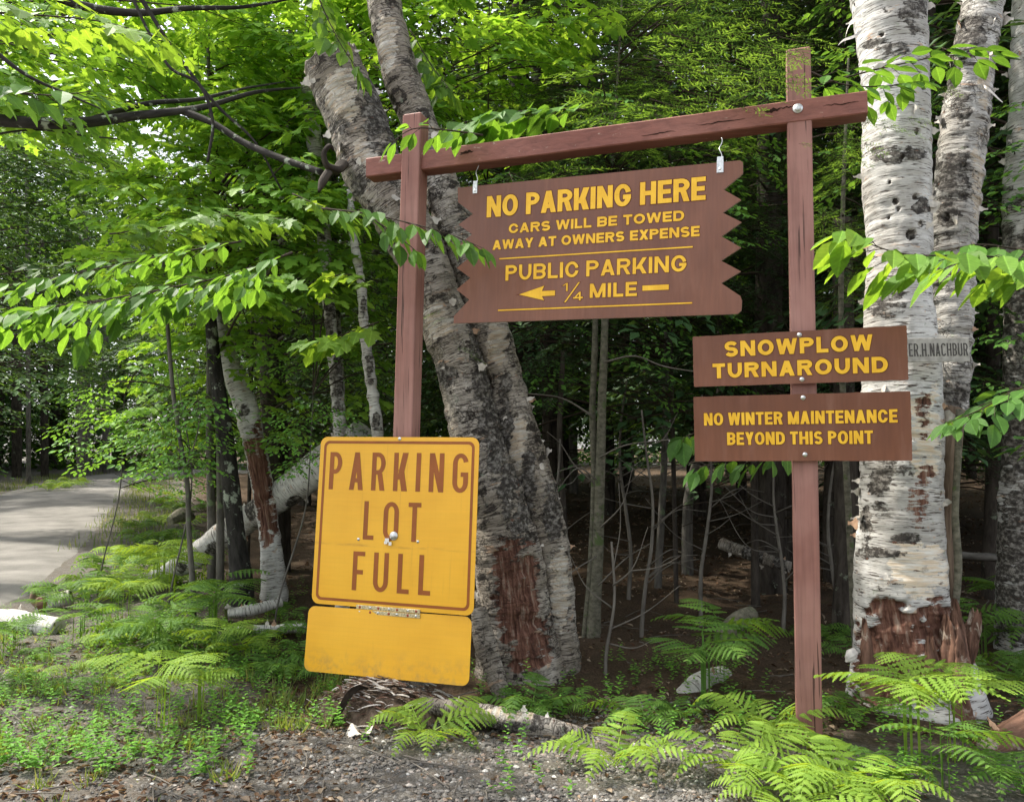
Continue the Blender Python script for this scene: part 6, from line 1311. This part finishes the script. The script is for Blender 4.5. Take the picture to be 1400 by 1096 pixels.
# ------------------------------------------------------------------ the wood behind
def proto_tree(kind, seed):
    rg = R(seed); h = {'conifer': 12., 'broad': 11., 'bare': 13.}[kind]; r = thing('forest_conifer' if kind != 'broad' else 'forest_maple', 'x', 'tree'); m = MB(); lx, ly = rg.normal(0, .25, 2)
    tr = np.array([[0, 0, -.4], [lx * .2, ly * .2, h * .3], [lx * .6, ly * .6, h * .65], [lx, ly, h]]); add_tube(m, tr, [.17, .14, .09, .02] if kind != 'broad' else [.12, .1, .07, .02], 12, wob=.08, rows=40); m.build('trunk', MAT['bark_dark' if kind != 'broad' else 'bark_grey'], r)
    pos, out, sc = [], [], []; n = {'conifer': 150, 'broad': 120, 'bare': 200}[kind]; z0 = {'conifer': .8, 'broad': 1.8, 'bare': 1.9}[kind]; md = MB()
    for i in range(n):
        f = (i + rg.random()) / n; z = z0 + (h - z0) * f; a = i * 2.4 + rg.normal(0, .3); R0 = (2.3 * (1 - f) ** (.8 if kind == 'conifer' else .35) + .35) if kind != 'broad' else 2.3 * math.sin(math.pi * min(1, .25 + .75 * f)) + .4; rr = R0 * rg.uniform(.35, 1.0); q = np.array([lx * f + math.cos(a) * rr, ly * f + math.sin(a) * rr, z - .12 * rr]); pos.append(q); out.append([math.cos(a), math.sin(a), -.22 if kind != 'broad' else .05]); sc.append(rg.uniform(.8, 1.3))
        if i % 2 == 0: add_tube(md, [[lx * f, ly * f, z], q], [.02, .006], 4, cap=False)
    if kind == 'bare':
        for i in range(34):
            z = rg.uniform(.7, 3.6); a = rg.uniform(0, 6.28); L = rg.uniform(.4, 1.5); e = np.array([math.cos(a) * L, math.sin(a) * L, z - rg.uniform(-.1, .4)]); add_tube(md, [[0, 0, z], e * .55 + np.array([0, 0, z * .45 + .05]), e], [.014, .009, .003], 4, cap=False)
    md.build('branches', MAT['twig'], r)['kind'] = 'stuff'; m = MB(); crown(m, SPR_CON if kind != 'broad' else SPR_FAR, rg, pos, [np.array(o) for o in out], sc); m.build('crown', M_HEMD if kind == 'bare' else ([MAT['needle_mid'], TW] if kind == 'conifer' else M_FAR), r); return r
PROT = {'conifer': [proto_tree('conifer', 401), proto_tree('conifer', 402)], 'broad': [proto_tree('broad', 403), proto_tree('broad', 404)], 'bare': [proto_tree('bare', 405), proto_tree('bare', 406)]}
FARLIT = [P(100, 700, 17), P(200, 668, 26), P(120, 652, 38), P(50, 690, 22), P(20, 760, 12.5), P(150, 700, 19), P(70, 662, 31)]
def shades(x, y, s):
    for q in FARLIT:
        for z in np.arange(1.5, 12 * s, .8):
            c = q + SUN_DIR * (z / SUN_DIR[2])
            if (c[0] - x) ** 2 + (c[1] - y) ** 2 < (2.3 * s * (1 - z / (13 * s)) + .5) ** 2: return True
    return False
used = set()
def place(kind, k, x, y, s, rz, label, group):
    p = PROT[kind][k % 2]; o = p if p.name not in used else copy_tree(p); used.add(p.name); o.location = (x, y, float(H(x, y))); o.rotation_euler = (0, 0, rz); o.scale = (s, s, s); o['label'] = label; o['group'] = group
rg = R(500); taken = []
def try_place(kind, x, y, s, label, group, dmin):
    if any((x - a) ** 2 + (y - b) ** 2 < dmin ** 2 for a, b in taken): return False
    if shades(x, y, s): return False
    taken.append((x, y)); place(kind, int(rg.integers(2)), x, y, s, rg.uniform(0, 6.28), label, group); return True
# wood on the right of the road
n = 0; it = 0
while n < 78 and it < 4000:
    it += 1; y = 9.5 + 36 * rg.random() ** 1.25; x = rg.uniform(-.2 * y - 4, .80 * y + 3)
    if x < re_x(y) + 2.6 or (y < 12 and x < 0): continue
    kind = 'bare' if rg.random() < .72 else 'broad'
    if try_place(kind, x, y, rg.uniform(1.05, 1.55), 'dark-needled forest tree with a bare lower trunk in the wood behind the signs' if kind == 'bare' else 'leafy forest tree in the wood behind the signs', 'needled trees in the wood behind' if kind == 'bare' else 'leafy trees in the wood behind', 1.35 + y * .03): n += 1
# trees across the road and around its bend
n = 0; it = 0
while n < 46 and it < 4000:
    it += 1; y = 15 + 48 * rg.random(); x = le_x(min(y, 42)) - rg.uniform(2.0, 16)
    if y > 44: x = rg.uniform(-40, 2)
    if y > 42 and y < 58 and x > -26 : continue
    kind = 'conifer' if rg.random() < .55 else 'broad'
    if try_place(kind, x, y, rg.uniform(1.15, 1.8), 'green conifer beyond the gravel road' if kind == 'conifer' else 'leafy tree beyond the gravel road', 'conifers beyond the road' if kind == 'conifer' else 'leafy trees beyond the road', 2.4): n += 1
# the far wood that closes every gap, one mass
def far_wood():
    rg = R(600); m = MB(); pos = []; out = []
    for i in range(2300):
        a = rg.uniform(-.95, .9); d = rg.uniform(52, 72); x, y = d * math.sin(a), d * math.cos(a); z = float(H(x, y)) + 24.0 * rg.random() ** 1.2; pos.append(np.array([x, y, z])); b = rg.uniform(0, 6.28); out.append(np.array([math.cos(b), math.sin(b), -.2]))
    crown(m, SPR_FAR, rg, pos, out, rg.uniform(2.2, 4.2, len(pos)), .5); return tag(m.build('far_wood', M_FAR), 'far green wood closing the view behind the trunks', 'wood', kind='stuff')
far_wood()
